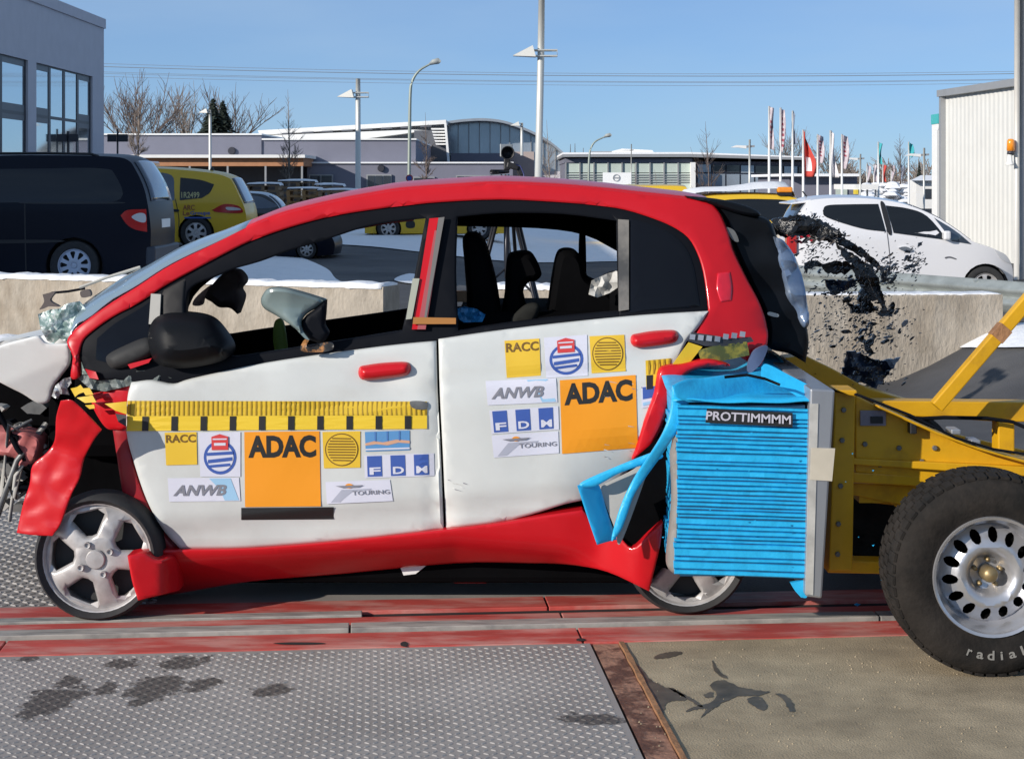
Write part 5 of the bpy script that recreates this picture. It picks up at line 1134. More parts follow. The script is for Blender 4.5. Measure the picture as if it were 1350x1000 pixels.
# bonnet sheet and the torn-open front end
panel('bonnet', [(-46, 470, 1), (0, 455), (30, 447), (50, 443), (62, 452), (91, 453, 1), (92, 478), (80, 496), (70, 510), (64, 529), (50, 531), (30, 519), (12, 510), (-46, 480, 1)], lambda a, b: 6.88+crease(a, b, 11, .0009, 7, (-40, 100, 430, 540))+.0008*(b-445), M_hood, car, .012, 5, 3, .008)
panel('bonnet', [(-50, 462, 1), (20, 446), (80, 440, 1), (96, 452), (60, 470), (-50, 480, 1)], lambda a, b: 7.35+.08*nz(a*.03, b*.05, 6), M_hood, car, .5, 9)
panel('bonnet_edge', [(68, 522), (73, 508), (84, 499), (93, 497), (94, 505), (88, 512), (91, 520), (79, 519), (76, 526)], lambda a, b: 6.80+.04*nz(a*.12, b*.12), mat('bent_silver', (.55, .56, .56), .35, metal=.5, var=.2, scale=20), car, .01, 4, sm=False, smooth=False)
panel('bumper_beam', [(-40, 560, 1), (0, 567), (30, 568), (52, 578), (50, 600), (40, 612), (26, 614), (20, 604), (0, 600), (-40, 596, 1)], lambda a, b: 7.0+.03*nz(a*.06, b*.06), M_pink, car, .12, 8, 5, .02)
rng = random.Random(2)
for k in range(26):
    px = rng.uniform(-10, 66); py = rng.uniform(525, 600) if k < 14 else rng.uniform(612, 680)
    if k >= 14: px = rng.uniform(-15, 34)
    s = rng.uniform(7, 17); Y = 7.06+rng.uniform(0, .3); pl = [(px+s*rng.uniform(.6, 1.2)*math.cos(a), py+s*.6*rng.uniform(.6, 1.2)*math.sin(a)) for a in [j*math.pi/3 for j in range(6)]]
    panel('engine_scrap', pl, Y, (M_junk, M_int, M_trim, mat('pale_scrap', (.42, .41, .38), .5, var=.3, scale=20))[k % 4], car, .08, 6, smooth=False, sm=False)
part('engine_block', M_int, car, lambda b: (b.box(X_(-30, 7.4), X_(120, 7.4), 7.45, 8.05, .38, .95), b.box(X_(90, 7.4), X_(240, 7.4), 7.05, 8.0, .30, .98)), bevel=.04)
for k in range(9): part('torn_hose', (M_junk, M_trim, M_tapeg)[k % 3], car, lambda b: b.tube([W(rng.uniform(-10, 20), rng.uniform(530, 690), 7.05), W(rng.uniform(10, 45), rng.uniform(540, 680), 6.98), W(rng.uniform(20, 66), rng.uniform(535, 660), 7.1)], rng.uniform(.005, .014), 6), smooth=True)
panel('scuttle', [(100, 496), (140, 492), (190, 488), (226, 498), (228, 507), (172, 508), (138, 516), (118, 512)], lambda a, b: CYf(a, b)+.02+.03*nz(a*.08, b*.12), mat('grey_green_scuttle', (.11, .13, .125), .45, var=.35, scale=18), car, .06, 5, sm=False, smooth=False)
for pl in ([(112, 486), (126, 490), (130, 500), (118, 498)], [(168, 480), (200, 472), (196, 478), (172, 486)]): panel('torn_red_flap', pl, lambda a, b: CYf(a, b)-.015, M_red, car, .01, 6, sm=False)
panel('door_mirror', [(195, 448), (200, 425), (216, 414), (250, 414), (276, 421), (294, 440), (304, 460), (296, 474), (262, 483), (228, 485), (204, 476)], lambda a, b: CYf(a, b)-.14, mat('black_mirror_shell', (.007, .008, .010), .5, spec=.12), car, .12, 9, 24, .10)
panel('mirror_foot', [(140, 470), (165, 455), (195, 445), (205, 462), (180, 478), (150, 486)], lambda a, b: CYf(a, b)-.03, mat('grey_mirror_foot', (.035, .035, .035), .6, spec=.2), car, .05, 9, 8, .03)
# wheels
wf = wheel(car, W(127, 736, 6.64), .257, .222, .17, 5, frac=.66, openr=(.44, .87), twist=.55, n=48, bolts=4, dish=.035)
wr_ = wheel(car, (X_(906, 6.74), 6.74, .257), .257, .222, .18, 5, frac=.66, openr=(.44, .87), twist=-.35, n=48, bolts=4, dish=.035)
for px, py in ((127, 737), (880, 734)):
    p = W(px, py, 6.76); part('wheel', M_tyre, car, lambda b: b.lathe([(0, 0), (.2, 0), (.23, -.01), (.25, .0), (.257, .03), (.257, .14), (.23, .17), (0, .17)], (p.x, 7.95, .257), 32), smooth=False)
part('axle', M_int, car, lambda b: (b.tube([(X_(127, 6.8), 6.9, .27), (X_(127, 6.8), 8.0, .27)], .04, 8), b.tube([(X_(906, 6.84), 6.95, .27), (X_(890, 6.84), 8.0, .27)], .05, 8)))
# scratches, chips and splinters on the paint
rng = random.Random(77)
for k in range(34):
    if k < 20: px, py = rng.uniform(790, 870), rng.uniform(500, 610)
    elif k < 27: px, py = rng.uniform(590, 615), rng.uniform(630, 645)
    else: px, py = rng.uniform(25, 110), rng.uniform(560, 700)
    L = rng.uniform(3, 11); t_ = rng.uniform(.12, .35); w_ = rng.uniform(.3, .8)
    Yq = (lambda a, b: YDF(a, b)-.004) if k < 27 else (lambda a, b: CYf(a, b)-.20)
    m_ = (M_hood, MATS['pale_scrap'], M_gry)[k % 3]; par_ = rd if k < 27 else car
    q = [(px, py-w_), (px+L, py+L*t_-w_*.3), (px+L, py+L*t_+w_*.3), (px, py+w_)]
    if k >= 27: Yq = lambda a, b: 6.50
    if k < 27: mesh('scratch', [W(a, c, Yq(a, c)) for a, c in q], [(0, 1, 2, 3)], m_, par_)
# underbody
part('underbody', M_int, car, lambda b: (b.box(X_(215, 6.9), X_(840, 6.9), 6.92, 7.98, 0.085, Z_(700, 6.9)),), bevel=.03)
panel('belly_pan', [(430, 756, 1), (600, 744), (668, 742, 1), (665, 752), (560, 757), (460, 760)], 6.95, mat('grey_belly', (.22, .22, .225), .6), car, .5, 14)
panel('jack_bracket', [(528, 748), (548, 744), (562, 745), (548, 756), (532, 758)], 6.915, M_hood, car, .02, 8, sm=False)
part('red_hose', M_red, car, lambda b: b.tube([W(570, 758, 7.0), W(600, 766, 7.0), W(640, 766, 7.0), W(668, 757, 7.0)], .007, 6), smooth=True)
part('red_hose', M_red, car, lambda b: b.tube([W(590, 760, 7.0), W(630, 763, 7.02), W(660, 754, 7.02)], .006, 6), smooth=True)
# rear end
panel('arch_shade_sheet', [(838, 604), (868, 578), (888, 540), (900, 540), (905, 620), (905, 742), (880, 750), (864, 744), (868, 728), (873, 690), (856, 704), (833, 722), (815, 712), (825, 660)], lambda a, b: 6.665, M_int, car, .02, 12, sm=False)  # black sheet over the upper wheel, standing in for the dark arch opening
panel('arch_flare', [(868, 488), (880, 481), (900, 479), (929, 473), (950, 476), (962, 482), (930, 484), (908, 491), (896, 503), (887, 510), (885, 525), (874, 560), (866, 577), (857, 592), (834, 606), (838, 590), (848, 556), (862, 518)], lambda a, b: YDF(min(a, 860), min(b, 555))-.05+.0004*(b-480), M_red, car, .05, 8, 5, .02, n=4)
TG = [(936, 264, 1), (960, 272), (990, 281), (1014, 290), (1024, 311), (1034, 335), (1048, 372), (1060, 415), (1066, 448), (1062, 478, 1), (1040, 466), (1014, 458), (1012, 430), (1004, 405), (986, 368), (966, 324), (952, 285)]
panel('tailgate', TG, lambda a, b: 6.97+.02*nz(a*.03, b*.03), mat('black_gloss', (.005, .006, .008), .4, spec=.15), car, 1.0, 12, 6, .03)
panel('rear_window', [(1021, 312, 1), (1034, 318), (1048, 338), (1057, 362), (1063, 390), (1067, 424), (1060, 432), (1050, 415), (1038, 388), (1028, 350)], lambda a, b: 6.93+.05*nz(a*.05, b*.05)+.0006*(a-1021), mat('blue_reflection_glass', (.16, .22, .33), .18, metal=.3, coat=.5, col2=(.30, .36, .44), mixscale=5), car, .9, 9, 5, .02)  # blue-grey tone paints a reflection into the glass colour
panel('spoiler', [(905, 258, 1), (945, 262), (978, 269), (999, 278), (1001, 285), (975, 282), (940, 271), (910, 263)], lambda a, b: 6.93, mat('black_gloss', (.008, .009, .012), .2), car, 1.05, 9, 4, .02)
panel('light_patch', [(957, 300), (968, 304), (974, 318), (966, 316)], lambda a, b: 6.94, M_junk, car, .03, 6); panel('light_patch', [(946, 360, 1), (962, 358, 1), (965, 378), (964, 396, 1), (950, 398, 1), (945, 380)], lambda a, b: CYf(a, b)-.007, mat('highlight_red', (.62, .012, .03), .2, coat=.5), car, .01, 8, 2, .004)  # no lamps: light patches on the corner, the red one a painted highlight
panel('latch', [(1014, 411), (1026, 414), (1025, 418), (1013, 415)], 6.93, M_chrome, car, .01, 6)
# crumpled tape over the rear corner
YT_ = lambda a, b: CYf(a, 460)-.05
panel('torn_tape', [(886, 481, 1), (908, 451, 1), (926, 457, 1), (906, 482, 1)], YT_, M_yellow2, car, .006, 8)
panel('torn_tape', [(920, 462, 1), (940, 456), (985, 450), (988, 468), (950, 476), (924, 475, 1)], YT_, mat('olive_tape', (.30, .25, .04), .5, col2=(.10, .11, .03), mixscale=18, lo=.45, hi=.55), car, .006, 8, sm=False)
panel('torn_tape', [(912, 438, 1), (935, 441), (962, 446), (990, 444), (994, 450), (960, 456), (930, 456), (906, 449, 1)], YT_, mat('dark_tape_edge', (.04, .04, .045), .5), car, .006, 8, sm=False)
for k in range(7):
    x = 910+11*k; y = 440+.9*k-(.25*k*k if k > 3 else 0); panel('tape_block', [(x, y, 1), (x+7, y+1, 1), (x+6, y+8, 1), (x-1, y+7, 1)], lambda a, b: YT_(a, b)-.006, mat('silver_block', (.45, .46, .50), .35, metal=.4), car, .004, 5, sm=True)
panel('torn_trim', [(994, 462), (1012, 456), (1004, 478), (988, 492), (986, 480)], YT_, mat('blue_grey_trim', (.10, .13, .22), .5), car, .02, 8)
# far side of the shell, seen through the openings
OF = [(150, 410), (300, 335), (420, 292), (560, 270), (675, 262), (760, 266), (830, 282), (866, 315), (876, 380), (880, 560), (860, 640), (640, 655), (240, 655), (190, 560), (165, 450)]
HF1 = [(246, 430), (252, 392), (290, 360), (345, 338), (420, 308), (500, 292), (586, 284, 1), (580, 340), (566, 402, 1), (505, 412), (345, 434), (290, 441)]
HF2 = [(600, 298, 1), (710, 301), (771, 310), (815, 332, 1), (816, 398, 1), (715, 401), (600, 405, 1)]
fs_ = panel('far_side', OF, lambda a, b: 8.02-.00045*max(0, 455-b), [M_int, M_red], car, .06, 22, holes=[HF1, HF2], n=3)
nf = len(fs_.data.polygons); mi = [0]*nf
for p in fs_.data.polygons: mi[p.index] = 1 if p.center.y+ORG[fs_.name].y > 8.03 and p.normal.y > .5 else 0
fs_.data.polygons.foreach_set('material_index', mi)
panel('far_pillar', [(764, 308), (772, 310), (772, 402), (764, 402)], 7.98, M_int, car, .05, 14)
panel('far_rail', [(420, 309, 1), (500, 293), (546, 288, 1), (546, 291, 1), (500, 297), (420, 313, 1)], 7.93, M_red, car, .03, 14)
panel('far_belt_strip', [(362, 424), (372, 422), (377, 445), (378, 470), (366, 474), (360, 450)], 7.6, mat('lime_strip', (.16, .24, .03), .6), car, .03, 9, 4, .01)
# interior
panel('seat', [(610, 314), (618, 309), (629, 311), (639, 324), (647, 350), (655, 385), (657, 430), (620, 430), (615, 385), (612, 345)], 7.02, M_int, car, .42, 12, 8, .05)
panel('seat', [(668, 345), (677, 335), (698, 334), (708, 345), (714, 361), (707, 370), (697, 372), (690, 384), (694, 405), (700, 430), (662, 430), (665, 390)], 7.1, M_int, car, .30, 12, 8, .05)
panel('seat', [(729, 371), (735, 341), (743, 331), (760, 332), (770, 345), (776, 366), (800, 380), (815, 400), (815, 430), (722, 430), (725, 400)], 7.1, M_int, car, .34, 12, 8, .05)
part('bench', M_int, car, lambda b: (b.box(X_(600, 7.3), X_(850, 7.3), 6.98, 7.95, .35, Z_(405, 7.3)), b.box(X_(800, 7.3), X_(930, 7.3), 6.98, 7.95, .5, 1.35)), bevel=.06)
part('floor_pan', M_int, car, lambda b: b.box(X_(215, 6.9), X_(900, 6.9), 6.9, 7.98, .30, .36))
part('dashboard', M_int, car, lambda b: (b.box(X_(115, 7.2), X_(262, 7.2), 6.92, 7.95, .6, Z_(442, 7.4)),), bevel=.07)
panel('grey_cushion', [(672, 422), (690, 404), (706, 400), (712, 408), (700, 428), (680, 432)], 6.98, mat('dusky_cloth', (.02, .02, .018), .9, spec=.1), car, .05, 8, 6, .02)
panel('foil_flap', [(776, 388), (780, 370), (800, 361), (812, 357), (825, 361), (823, 373), (804, 386), (788, 392)], lambda a, b: 6.90+.03*nz(a*.09, b*.09), mat('pale_foil', (.42, .41, .38), .5, var=.25, scale=25), car, .01, 6, sm=False)
panel('blue_foil', [(599, 408), (612, 404), (628, 407), (640, 415), (636, 424), (612, 425), (600, 418)], lambda a, b: 6.93+.05*nz(a*.1, b*.1), mat('blue_foil_scrap', (.02, .17, .36), .4, var=.5, scale=25), car, .01, 5, sm=False, smooth=False)
panel('brown_box', [(600, 384, 1), (615, 384, 1), (615, 398, 1), (600, 398, 1)], 7.0, mat('brown_card', (.16, .09, .045), .8), car, .05, 8)
panel('red_pillar_tape', [(566, 288, 1), (578, 287, 1), (551, 434, 1), (543, 434, 1)], lambda a, b: CYf(a, b)-.004, M_red, car, .01, 12)
panel('pink_pillar_tape', [(573, 304, 1), (583, 302, 1), (561, 434, 1), (550, 434, 1)], lambda a, b: CYf(a, b)-.008, mat('pink_film', (.36, .085, .09), .35), car, .006, 12); panel('grey_pillar_tape', [(578, 287, 1), (586, 286, 1), (562, 420, 1), (559, 420, 1)], lambda a, b: CYf(a, b)-.010, mat('grey_film', (.16, .15, .14), .4), car, .006, 12)
panel('beige_tape', [(544, 367, 1), (553, 367, 1), (543, 420, 1), (535, 421, 1)], lambda a, b: CYf(a, b)-.014, mat('beige_tape', (.36, .37, .30), .6), car, .006, 12)
panel('orange_label', [(545, 418, 1), (601, 419, 1), (601, 427, 1), (544, 427, 1)], lambda a, b: CYf(a, b)-.018, mat('orange_brown_label', (.36, .15, .03), .5), car, .004, 12)
panel('mirror_shell', [(344, 398), (346, 389), (355, 379.5), (376, 379), (401, 385), (430, 394, 1), (427, 399), (417, 406), (403, 415), (397, 425), (399, 436), (408, 448, 1), (402, 446), (388, 432), (366, 417), (349, 407)], lambda a, b: 6.62+.035*math.sin((b-378)/70*math.pi*1.3)+.0005*abs(a-380), mat('grey_green_shell', (.17, .22, .215), .25, coat=.3), car, .02, 6, 6, .03, n=4)
panel('mirror_stem', [(404, 415, 1), (418, 405), (430, 395, 1), (429, 412), (428, 428), (433, 440), (424, 452), (408, 448, 1), (399, 436), (397, 425)], lambda a, b: 6.67, M_trim, car, .05, 7, 5, .02)
panel('orange_curl', [(397, 462), (400, 449), (408, 446), (404, 456), (412, 458), (424, 452), (438, 452), (438, 461), (420, 464)], lambda a, b: 6.66+.01*nz(a*.2, b*.2), mat('orange_curl', (.45, .20, .06), .5, col2=(.02, .02, .02), mixscale=20, lo=.4, hi=.5), car, .01, 5)
panel('dark_cloth_bag', [(270, 391), (279, 376), (296, 359), (311, 355.5), (321, 364), (322, 373), (316, 381), (320, 392), (313, 414, 1), (303, 406), (289, 405), (279, 398)], lambda a, b: 7.2+.04*nz(a*.05, b*.05), mat('dark_brown_cloth', (.035, .022, .02), .8), car, .10, 7, 8, .05)
panel('pink_cloth', [(254, 402), (258, 392), (274, 378), (280, 376), (270, 391), (266, 402)], 7.25, mat('pale_pink_cloth', (.36, .24, .20), .8, col2=(.12, .05, .05), mixscale=20), car, .03, 6)
# ------------------------------------------------------------------ impact sled
M_sled = mat('yellow_sled_paint', (0.60, 0.32, 0.006), 0.45, var=0.14, scale=5, bump=.06, bscale=30, col2=(.40, .20, .012), mixscale=6, lo=.55, hi=.75)
M_foil = mat('blue_barrier_foil', (0.018, 0.40, 0.72), 0.42, var=0.10, scale=16, bump=.12, bscale=45)
M_foilc = mat('dark_blue_core', (0.004, 0.05, 0.11), 0.7)
M_alu = mat('aluminium_plate', (0.36, 0.37, 0.39), 0.4, metal=0.6, var=0.12, scale=7, stretch=(1, 1, .3))
M_beige = mat('beige_tape_wrap', (0.50, 0.45, 0.36), 0.7, var=.08, scale=15)
YB_ = 6.22
sled = thing('impact_sled', (X_(1250, 6.6), 6.6, 0), 'yellow impact sled with blue honeycomb barrier ramming the crashed car', 'crash sled')
x0, x1 = 893, 1064
core = part('barrier_block', M_foilc, sled, lambda b: b.box(X_(x0+4, YB_), X_(x1-2, YB_), YB_+.012, 7.55, Z_(760, YB_), Z_(534, YB_)))
rng = random.Random(9); ys = [533]
while ys[-1] < 752: ys.append(ys[-1]+rng.choice((rng.uniform(4.2, 6.5), rng.uniform(6.5, 12))))
ys[-1] = 757
for k, (ya, yb) in enumerate(zip(ys[:-1], ys[1:])):
    n = 18; v = []; f = []; xo = x0+rng.uniform(-1.5, 1.5)-(4 if k > len(ys)-8 else 0); g = .45; dp = rng.uniform(0, .006)
    for i in range(n+1):
        t = i/n; px = xo+(x1+1-xo)*t; sl = 5.5*t; wob = .7*nz(px*.02, ya*.3, 1); bul = .004*nz(px*.05, ya*.5, 5)
        for (py, yy) in ((ya+g+sl+wob, .008), (ya+g+1.2+sl+wob, 0), (yb-g-1.2+sl+wob*.7, 0), (yb-g+sl+wob*.7, .008)):
            v.append(W(px, py, YB_+dp+bul+yy))
        q0 = v[-4]; q3 = v[-1]; v.append(Vector((q3.x, 7.56, q3.z))); v.append(Vector((q0.x, 7.56, q0.z)))
    for i in range(n):
        for j in range(6): f.append((i*6+j, (i+1)*6+j, (i+1)*6+(j+1) % 6, i*6+(j+1) % 6))
    f.append(tuple(range(6))); f.append(tuple(reversed(range(n*6, n*6+6))))
    o = mesh('honeycomb_layer', v, f, M_foil, core, False)
YL = lambda a, b: YB_-.006
D = Decal(YL, [(932, 538), (1045, 544), (1045, 563), (930, 557)]); D.lv = .004; D.fill(M_blk).txt('PROTTIMMMM', .0, .2, .98, .82, mat('label_letters', (.50, .48, .54), .5), .02); D.build('label', core)
panel('foil_edge', [(884, 600, 1), (893, 560), (897, 640), (894, 757, 1), (884, 752), (879, 735), (886, 660)], lambda a, b: YB_+.02+.001*(895-a), mat('brown_grey_foil', (.22, .20, .18), .5, var=.15, scale=9), sled, .04, 10, 4, .02)
# peeled top skin, opened upward by the impact
def top_skin(b):
    n, m = 22, 14; v = []; f = []
    for j in range(m+1):
        s = j/m
        for i in range(n+1):
            t = i/n; px = 886+(1086-886)*t; Y = YB_-.015+1.2*s*(.85+.15*t); z = Z_(531+2*t, YB_)+.012+.03*math.sin(t*3.14)*s+.09*s*(1-t)*math.sin(s*3.1)+.02*nz(t*4, s*4, 3)+.06*sstep(.55, .75, t)*s
            v.append((X_(px, YB_), Y, z))
    for j in range(m):
        for i in range(n): f.append((j*(n+1)+i, j*(n+1)+i+1, (j+1)*(n+1)+i+1, (j+1)*(n+1)+i))
    b.add(v, f)
o = part('peeled_top_skin', M_foil, sled, top_skin, smooth=True); md = o.modifiers.new('s', 'SOLIDIFY'); md.thickness = .006
panel('peeled_front_skin', [(886, 508, 1), (905, 500), (930, 498), (960, 494), (985, 495), (1012, 500), (1036, 508), (1082, 524, 1), (1076, 532), (1000, 531), (908, 530, 1), (890, 522)], lambda a, b: YB_-.05+.0016*(a-886)+.0012*(531-b)+.02*nz(a*.02, b*.04), M_foil, sled, .01, 8, 3, .006)
panel('peeled_lip', [(1004, 484, 1), (1012, 480), (1040, 494), (1086, 518), (1088, 524, 1), (1060, 526), (1034, 512), (1006, 500)], lambda a, b: YB_+.16-.002*(b-480), M_foil, sled, .008, 9)
part('peel_wire', M_trim, sled, lambda b: b.tube([W(955, 497, YB_), W(985, 494, YB_-.01), W(1008, 499, YB_-.01), W(1028, 507, YB_)], .006, 6), smooth=True)
panel('torn_foil', [(886, 508, 1), (908, 512), (906, 540), (896, 562), (884, 582), (868, 606), (852, 628), (836, 652), (826, 680), (818, 700), (806, 712), (818, 668), (836, 630), (856, 600), (874, 570), (884, 540)], lambda a, b: YB_+.02+.15*sstep(560, 640, b), M_foil, sled, .012, 9, 3, .006)
panel('torn_foil', [(866, 594, 1), (872, 604), (820, 622), (786, 640), (764, 642, 1), (770, 634), (820, 612)], lambda a, b: YB_+.18, M_foil, sled, .012, 9, 3, .006)
panel('torn_foil', [(761, 640, 1), (787, 636), (800, 672), (813, 711, 1), (800, 714), (787, 718, 1), (774, 680)], lambda a, b: YB_+.17+.002*(a-760), mat('bright_blue_foil', (.02, .42, .78), .35), sled, .012, 9, 3, .006)
panel('foil_back', [(790, 642, 1), (830, 622), (852, 612), (836, 660), (818, 712), (808, 690)], lambda a, b: YB_+.26, mat('pale_foil_back', (.42, .41, .38), .5, var=.1, scale=9), sled, .012, 9)
panel('foil_back', [(845, 614, 1), (858, 606), (840, 660), (818, 716), (814, 700), (832, 660)], lambda a, b: YB_+.2, mat('grey_foil_back', (.30, .30, .29), .5), sled, .012, 9)
panel('bottom_tab', [(1042, 768, 1), (1064, 764, 1), (1064, 786), (1056, 787, 1), (1048, 778)], YB_+.02, M_foil, sled, .02, 8)
# back plate and frame
bpv = part('back_plate', M_alu, sled, lambda b: b.add([W(1068, 512, YB_-.03), W(1101, 514, YB_-.03), W(1084, 789, YB_-.03), W(1062, 786, YB_-.03)]+[q+Vector((0, 1.45, 0)) for q in (W(1068, 512, YB_-.03), W(1101, 514, YB_-.03), W(1084, 789, YB_-.03), W(1062, 786, YB_-.03))], [(0,3,2,1),(4,5,6,7),(0,1,5,4),(1,2,6,5),(2,3,7,6),(3,0,4,7)]), bevel=.008)
panel('tape_wrap', [(1070, 590, 1), (1101, 591, 1), (1097, 634, 1), (1068, 632, 1)], YB_-.036, M_beige, sled, .01, 12)
panel('tape_wrap', [(1068, 532, 1), (1079, 532, 1), (1072, 784, 1), (1062, 782, 1)], YB_-.034, mat('scuffed_edge', (.42, .41, .38), .5, var=.25, scale=14), sled, .01, 14)
YF_ = 6.50
P4 = lambda *p: [W(a, c, YF_) for a, c in p]
def slab(name, pts, Y, dep, m=M_sled, bevel=.006): return part(name, m, sled, lambda b: b.prism([W(a, c, Y) for a, c in reversed(pts)], (0, dep, 0)), bevel=bevel)
slab('front_post', [(1101, 515), (1128, 517), (1124, 752), (1093, 752)], 6.46, .10)
slab('side_plate', [(1127, 520), (1158, 536), (1200, 556), (1236, 571), (1290, 590), (1420, 628), (1420, 650), (1128, 622)], YF_, .03)
slab('top_flange', [(1158, 534), (1200, 553), (1238, 570), (1290, 589), (1420, 626), (1420, 630), (1290, 593), (1238, 574), (1200, 557), (1157, 538)], YF_-.07, .10)
slab('corner_gusset', [(1102, 514), (1130, 514), (1131, 523), (1118, 521)], 6.40, .16)
slab('side_beam', [(1122, 604), (1420, 618), (1420, 632), (1122, 612)], YF_-.03, .05, bevel=.004)
slab('lower_beam', [(1124, 622), (1240, 628), (1230, 642), (1124, 636)], YF_, .06)
slab('lower_beam', [(1122, 636), (1225, 640), (1200, 668), (1122, 652)], YF_+.05, .06)
slab('diagonal_brace', [(1140, 632), (1170, 632), (1215, 676), (1190, 676)], YF_+.12, .06)
slab('foot_beam', [(1092, 738), (1240, 742), (1240, 758), (1091, 755)], YF_+.02, .10)
slab('cross_beam', [(1140, 650), (1200, 655), (1200, 668), (1140, 662)], YF_+.5, .08)
slab('far_side_plate', [(1080, 505), (1120, 505), (1160, 536), (1232, 566), (1380, 600), (1380, 625), (1140, 610), (1080, 700)], 7.62, .03)
slab('front_beam', [(1034, 472), (1060, 468), (1105, 490), (1142, 511), (1205, 530), (1200, 536), (1150, 528), (1098, 516), (1064, 496)], 7.45, .14)
slab('top_rail', [(1150, 528), (1350, 530), (1420, 530), (1420, 556), (1320, 556), (1160, 546)], 7.20, .10)
slab('far_rail', [(1262, 532), (1420, 535), (1420, 545), (1262, 540)], 7.9, .08, M_alu)
slab('upright', [(1316, 556), (1338, 556), (1338, 640), (1316, 640)], 7.18, .10)
part('strut', M_sled, sled, lambda b: b.obox(W(1234, 536, 7.0), W(1372, 376, 7.0), .055, .055, (0, 1, 0)), bevel=.006)
part('tape_on_strut', M_rust2, sled, lambda b: b.obox(W(1312, 446, 7.0), W(1325, 431, 7.0), .06, .06, (0, 1, 0)))
part('cable', M_trim, sled, lambda b: b.tube([W(1098, 514, 6.44), W(1130, 520, 6.40), W(1200, 547, 6.39), W(1260, 577, 6.39), W(1310, 592, 6.39), W(1400, 606, 6.39)], .006, 6), smooth=True)
part('cable', M_trim, sled, lambda b: b.tube([W(1206, 552, 7.15), W(1245, 550, 7.1), W(1300, 551, 7.12), W(1335, 556, 7.1), W(1380, 575, 7.1)], .009, 6), smooth=True)
part('sensor_box', M_black, sled, lambda b: b.box(X_(1200, 6.45), X_(1209, 6.45), 6.45, 6.5, Z_(572, 6.45), Z_(556, 6.45)), bevel=.004)
part('data_plate', mat('lilac_plate', (.22, .20, .24), .5, var=.2, scale=14), sled, lambda b: b.box(X_(1134, 6.49), X_(1168, 6.49), 6.488, 6.499, Z_(561, 6.49), Z_(541, 6.49)), bevel=.002); part('plate_mark', M_black, sled, lambda b: b.box(X_(1148, 6.48), X_(1164, 6.48), 6.480, 6.487, Z_(558, 6.48), Z_(549, 6.48)))
for px, py in ((1262, 569), (1288, 583)): part('bolt_block', M_alu, sled, lambda b: b.box(X_(px-8, 6.43), X_(px+5, 6.43), 6.43, 6.52, Z_(py+4, 6.43), Z_(py-3, 6.43)), bevel=.005)
part('deck', M_sled, sled, lambda b: b.box(X_(1130, 6.6), X_(1500, 6.6), 6.56, 7.6, Z_(660, 6.6), Z_(650, 6.6)))
part('axle', M_junk, sled, lambda b: b.tube([W(1303, 757, 6.0), (X_(1303, 6.0), 8.0, Z_(757, 6.0))], .035, 10))
for px, py in ((1140, 585), (1140, 608), (1160, 612), (1185, 590), (1215, 608), (1232, 590), (1112, 540), (1110, 580), (1108, 640), (1105, 690), (1104, 730)):
    Yq = 6.458 if px < 1120 else 6.498
    part('bolt', M_junk, sled, lambda b: b.lathe([(0, -.010), (.009, -.010), (.011, -.006), (.011, 0)], W(px, py, Yq), 6))
# big wheel
M_tyre2 = mat('dusty_tyre', (0.026, 0.022, 0.019), 0.9, var=.4, scale=9, col2=(.012, .0115, .011), mixscale=5, bump=.2, bscale=60, spec=.15)
wc = W(1309, 760, 5.90); R = .366; rr_ = .205
def tyre(b):
    b.lathe([(rr_*1.0, .03), (rr_*1.06, -.004), (rr_+.05, -.022), (rr_+.095, -.024), (R*.92, -.008), (R*.965, .012), (R*.985, .03), (R*.985, .20), (R*.93, .235), (rr_, .22)], wc, 72)
    for k in range(54):                      # tread blocks
        a = 2*math.pi*k/54
        for j, (h0, h1, ph) in enumerate(((.004, .055, 0), (.062, .112, .5), (.118, .168, 0), (.175, .225, .5))):
            t0 = a+ph*2*math.pi/54; t1 = t0+2*math.pi/54*.72; v = []
            for t in (t0, t1):
                for h in (h0, h1):
                    lo_ = R*.955 if (j == 0 and h == h0) or (j == 3 and h == h1) else R*.975
                    hi_ = lo_+.010
                    for r_ in (lo_, hi_): v.append(wc+Vector((r_*math.cos(t), h, r_*math.sin(t))))
            b.add(v, [(0,1,3,2),(4,6,7,5),(0,4,5,1),(2,3,7,6),(1,5,7,3),(0,2,6,4)])
wb = part('wheel', M_tyre2, sled, tyre, smooth=True); sharp(wb, 35)
rb = MB(); hs = []
nh = 14
for k in range(nh):
    a = 2*math.pi*(k+.3)/nh; cx_, cz_ = rr_*.70*math.cos(a), rr_*.70*math.sin(a); e = []
    for j in range(10):
        t = 2*math.pi*j/10; lx, ly = .026*math.cos(t), .0185*math.sin(t); e.append((cx_+lx*math.cos(a)-ly*math.sin(a), cz_+lx*math.sin(a)+ly*math.cos(a)))
    hs.append(e)
V, T, dd = sheet(circ(0, 0, rr_*.88, n=48), .016, (), hs)
def rfr(i):
    x, z = V[i]; r = math.hypot(x, z)/rr_; return wc+Vector((x, .055-.035*math.exp(-((r-.52)/.16)**2)+.03*sstep(.36, .30, r)+.02*sstep(.78, .88, r)-.007*sstep(.006, 0, 0)*0, z))
v, f = solid(V, T, rfr, lambda i: rfr(i)+Vector((0, .006, 0))); rb.add(v, f)
rb.lathe([(rr_*.86, .075), (rr_*.90, .055), (rr_*.93, .02), (rr_*.97, .012), (rr_*1.0, -.006), (rr_*1.05, -.012), (rr_*1.07, .0), (rr_*1.03, .02), (rr_*.95, .09), (rr_*.95, .2)], wc, 60)
rm = rb.build('rim', mat('silver_steel_rim', (.52, .52, .54), .3, metal=.7, var=.08, scale=12), wb, True); sharp(rm, 40)
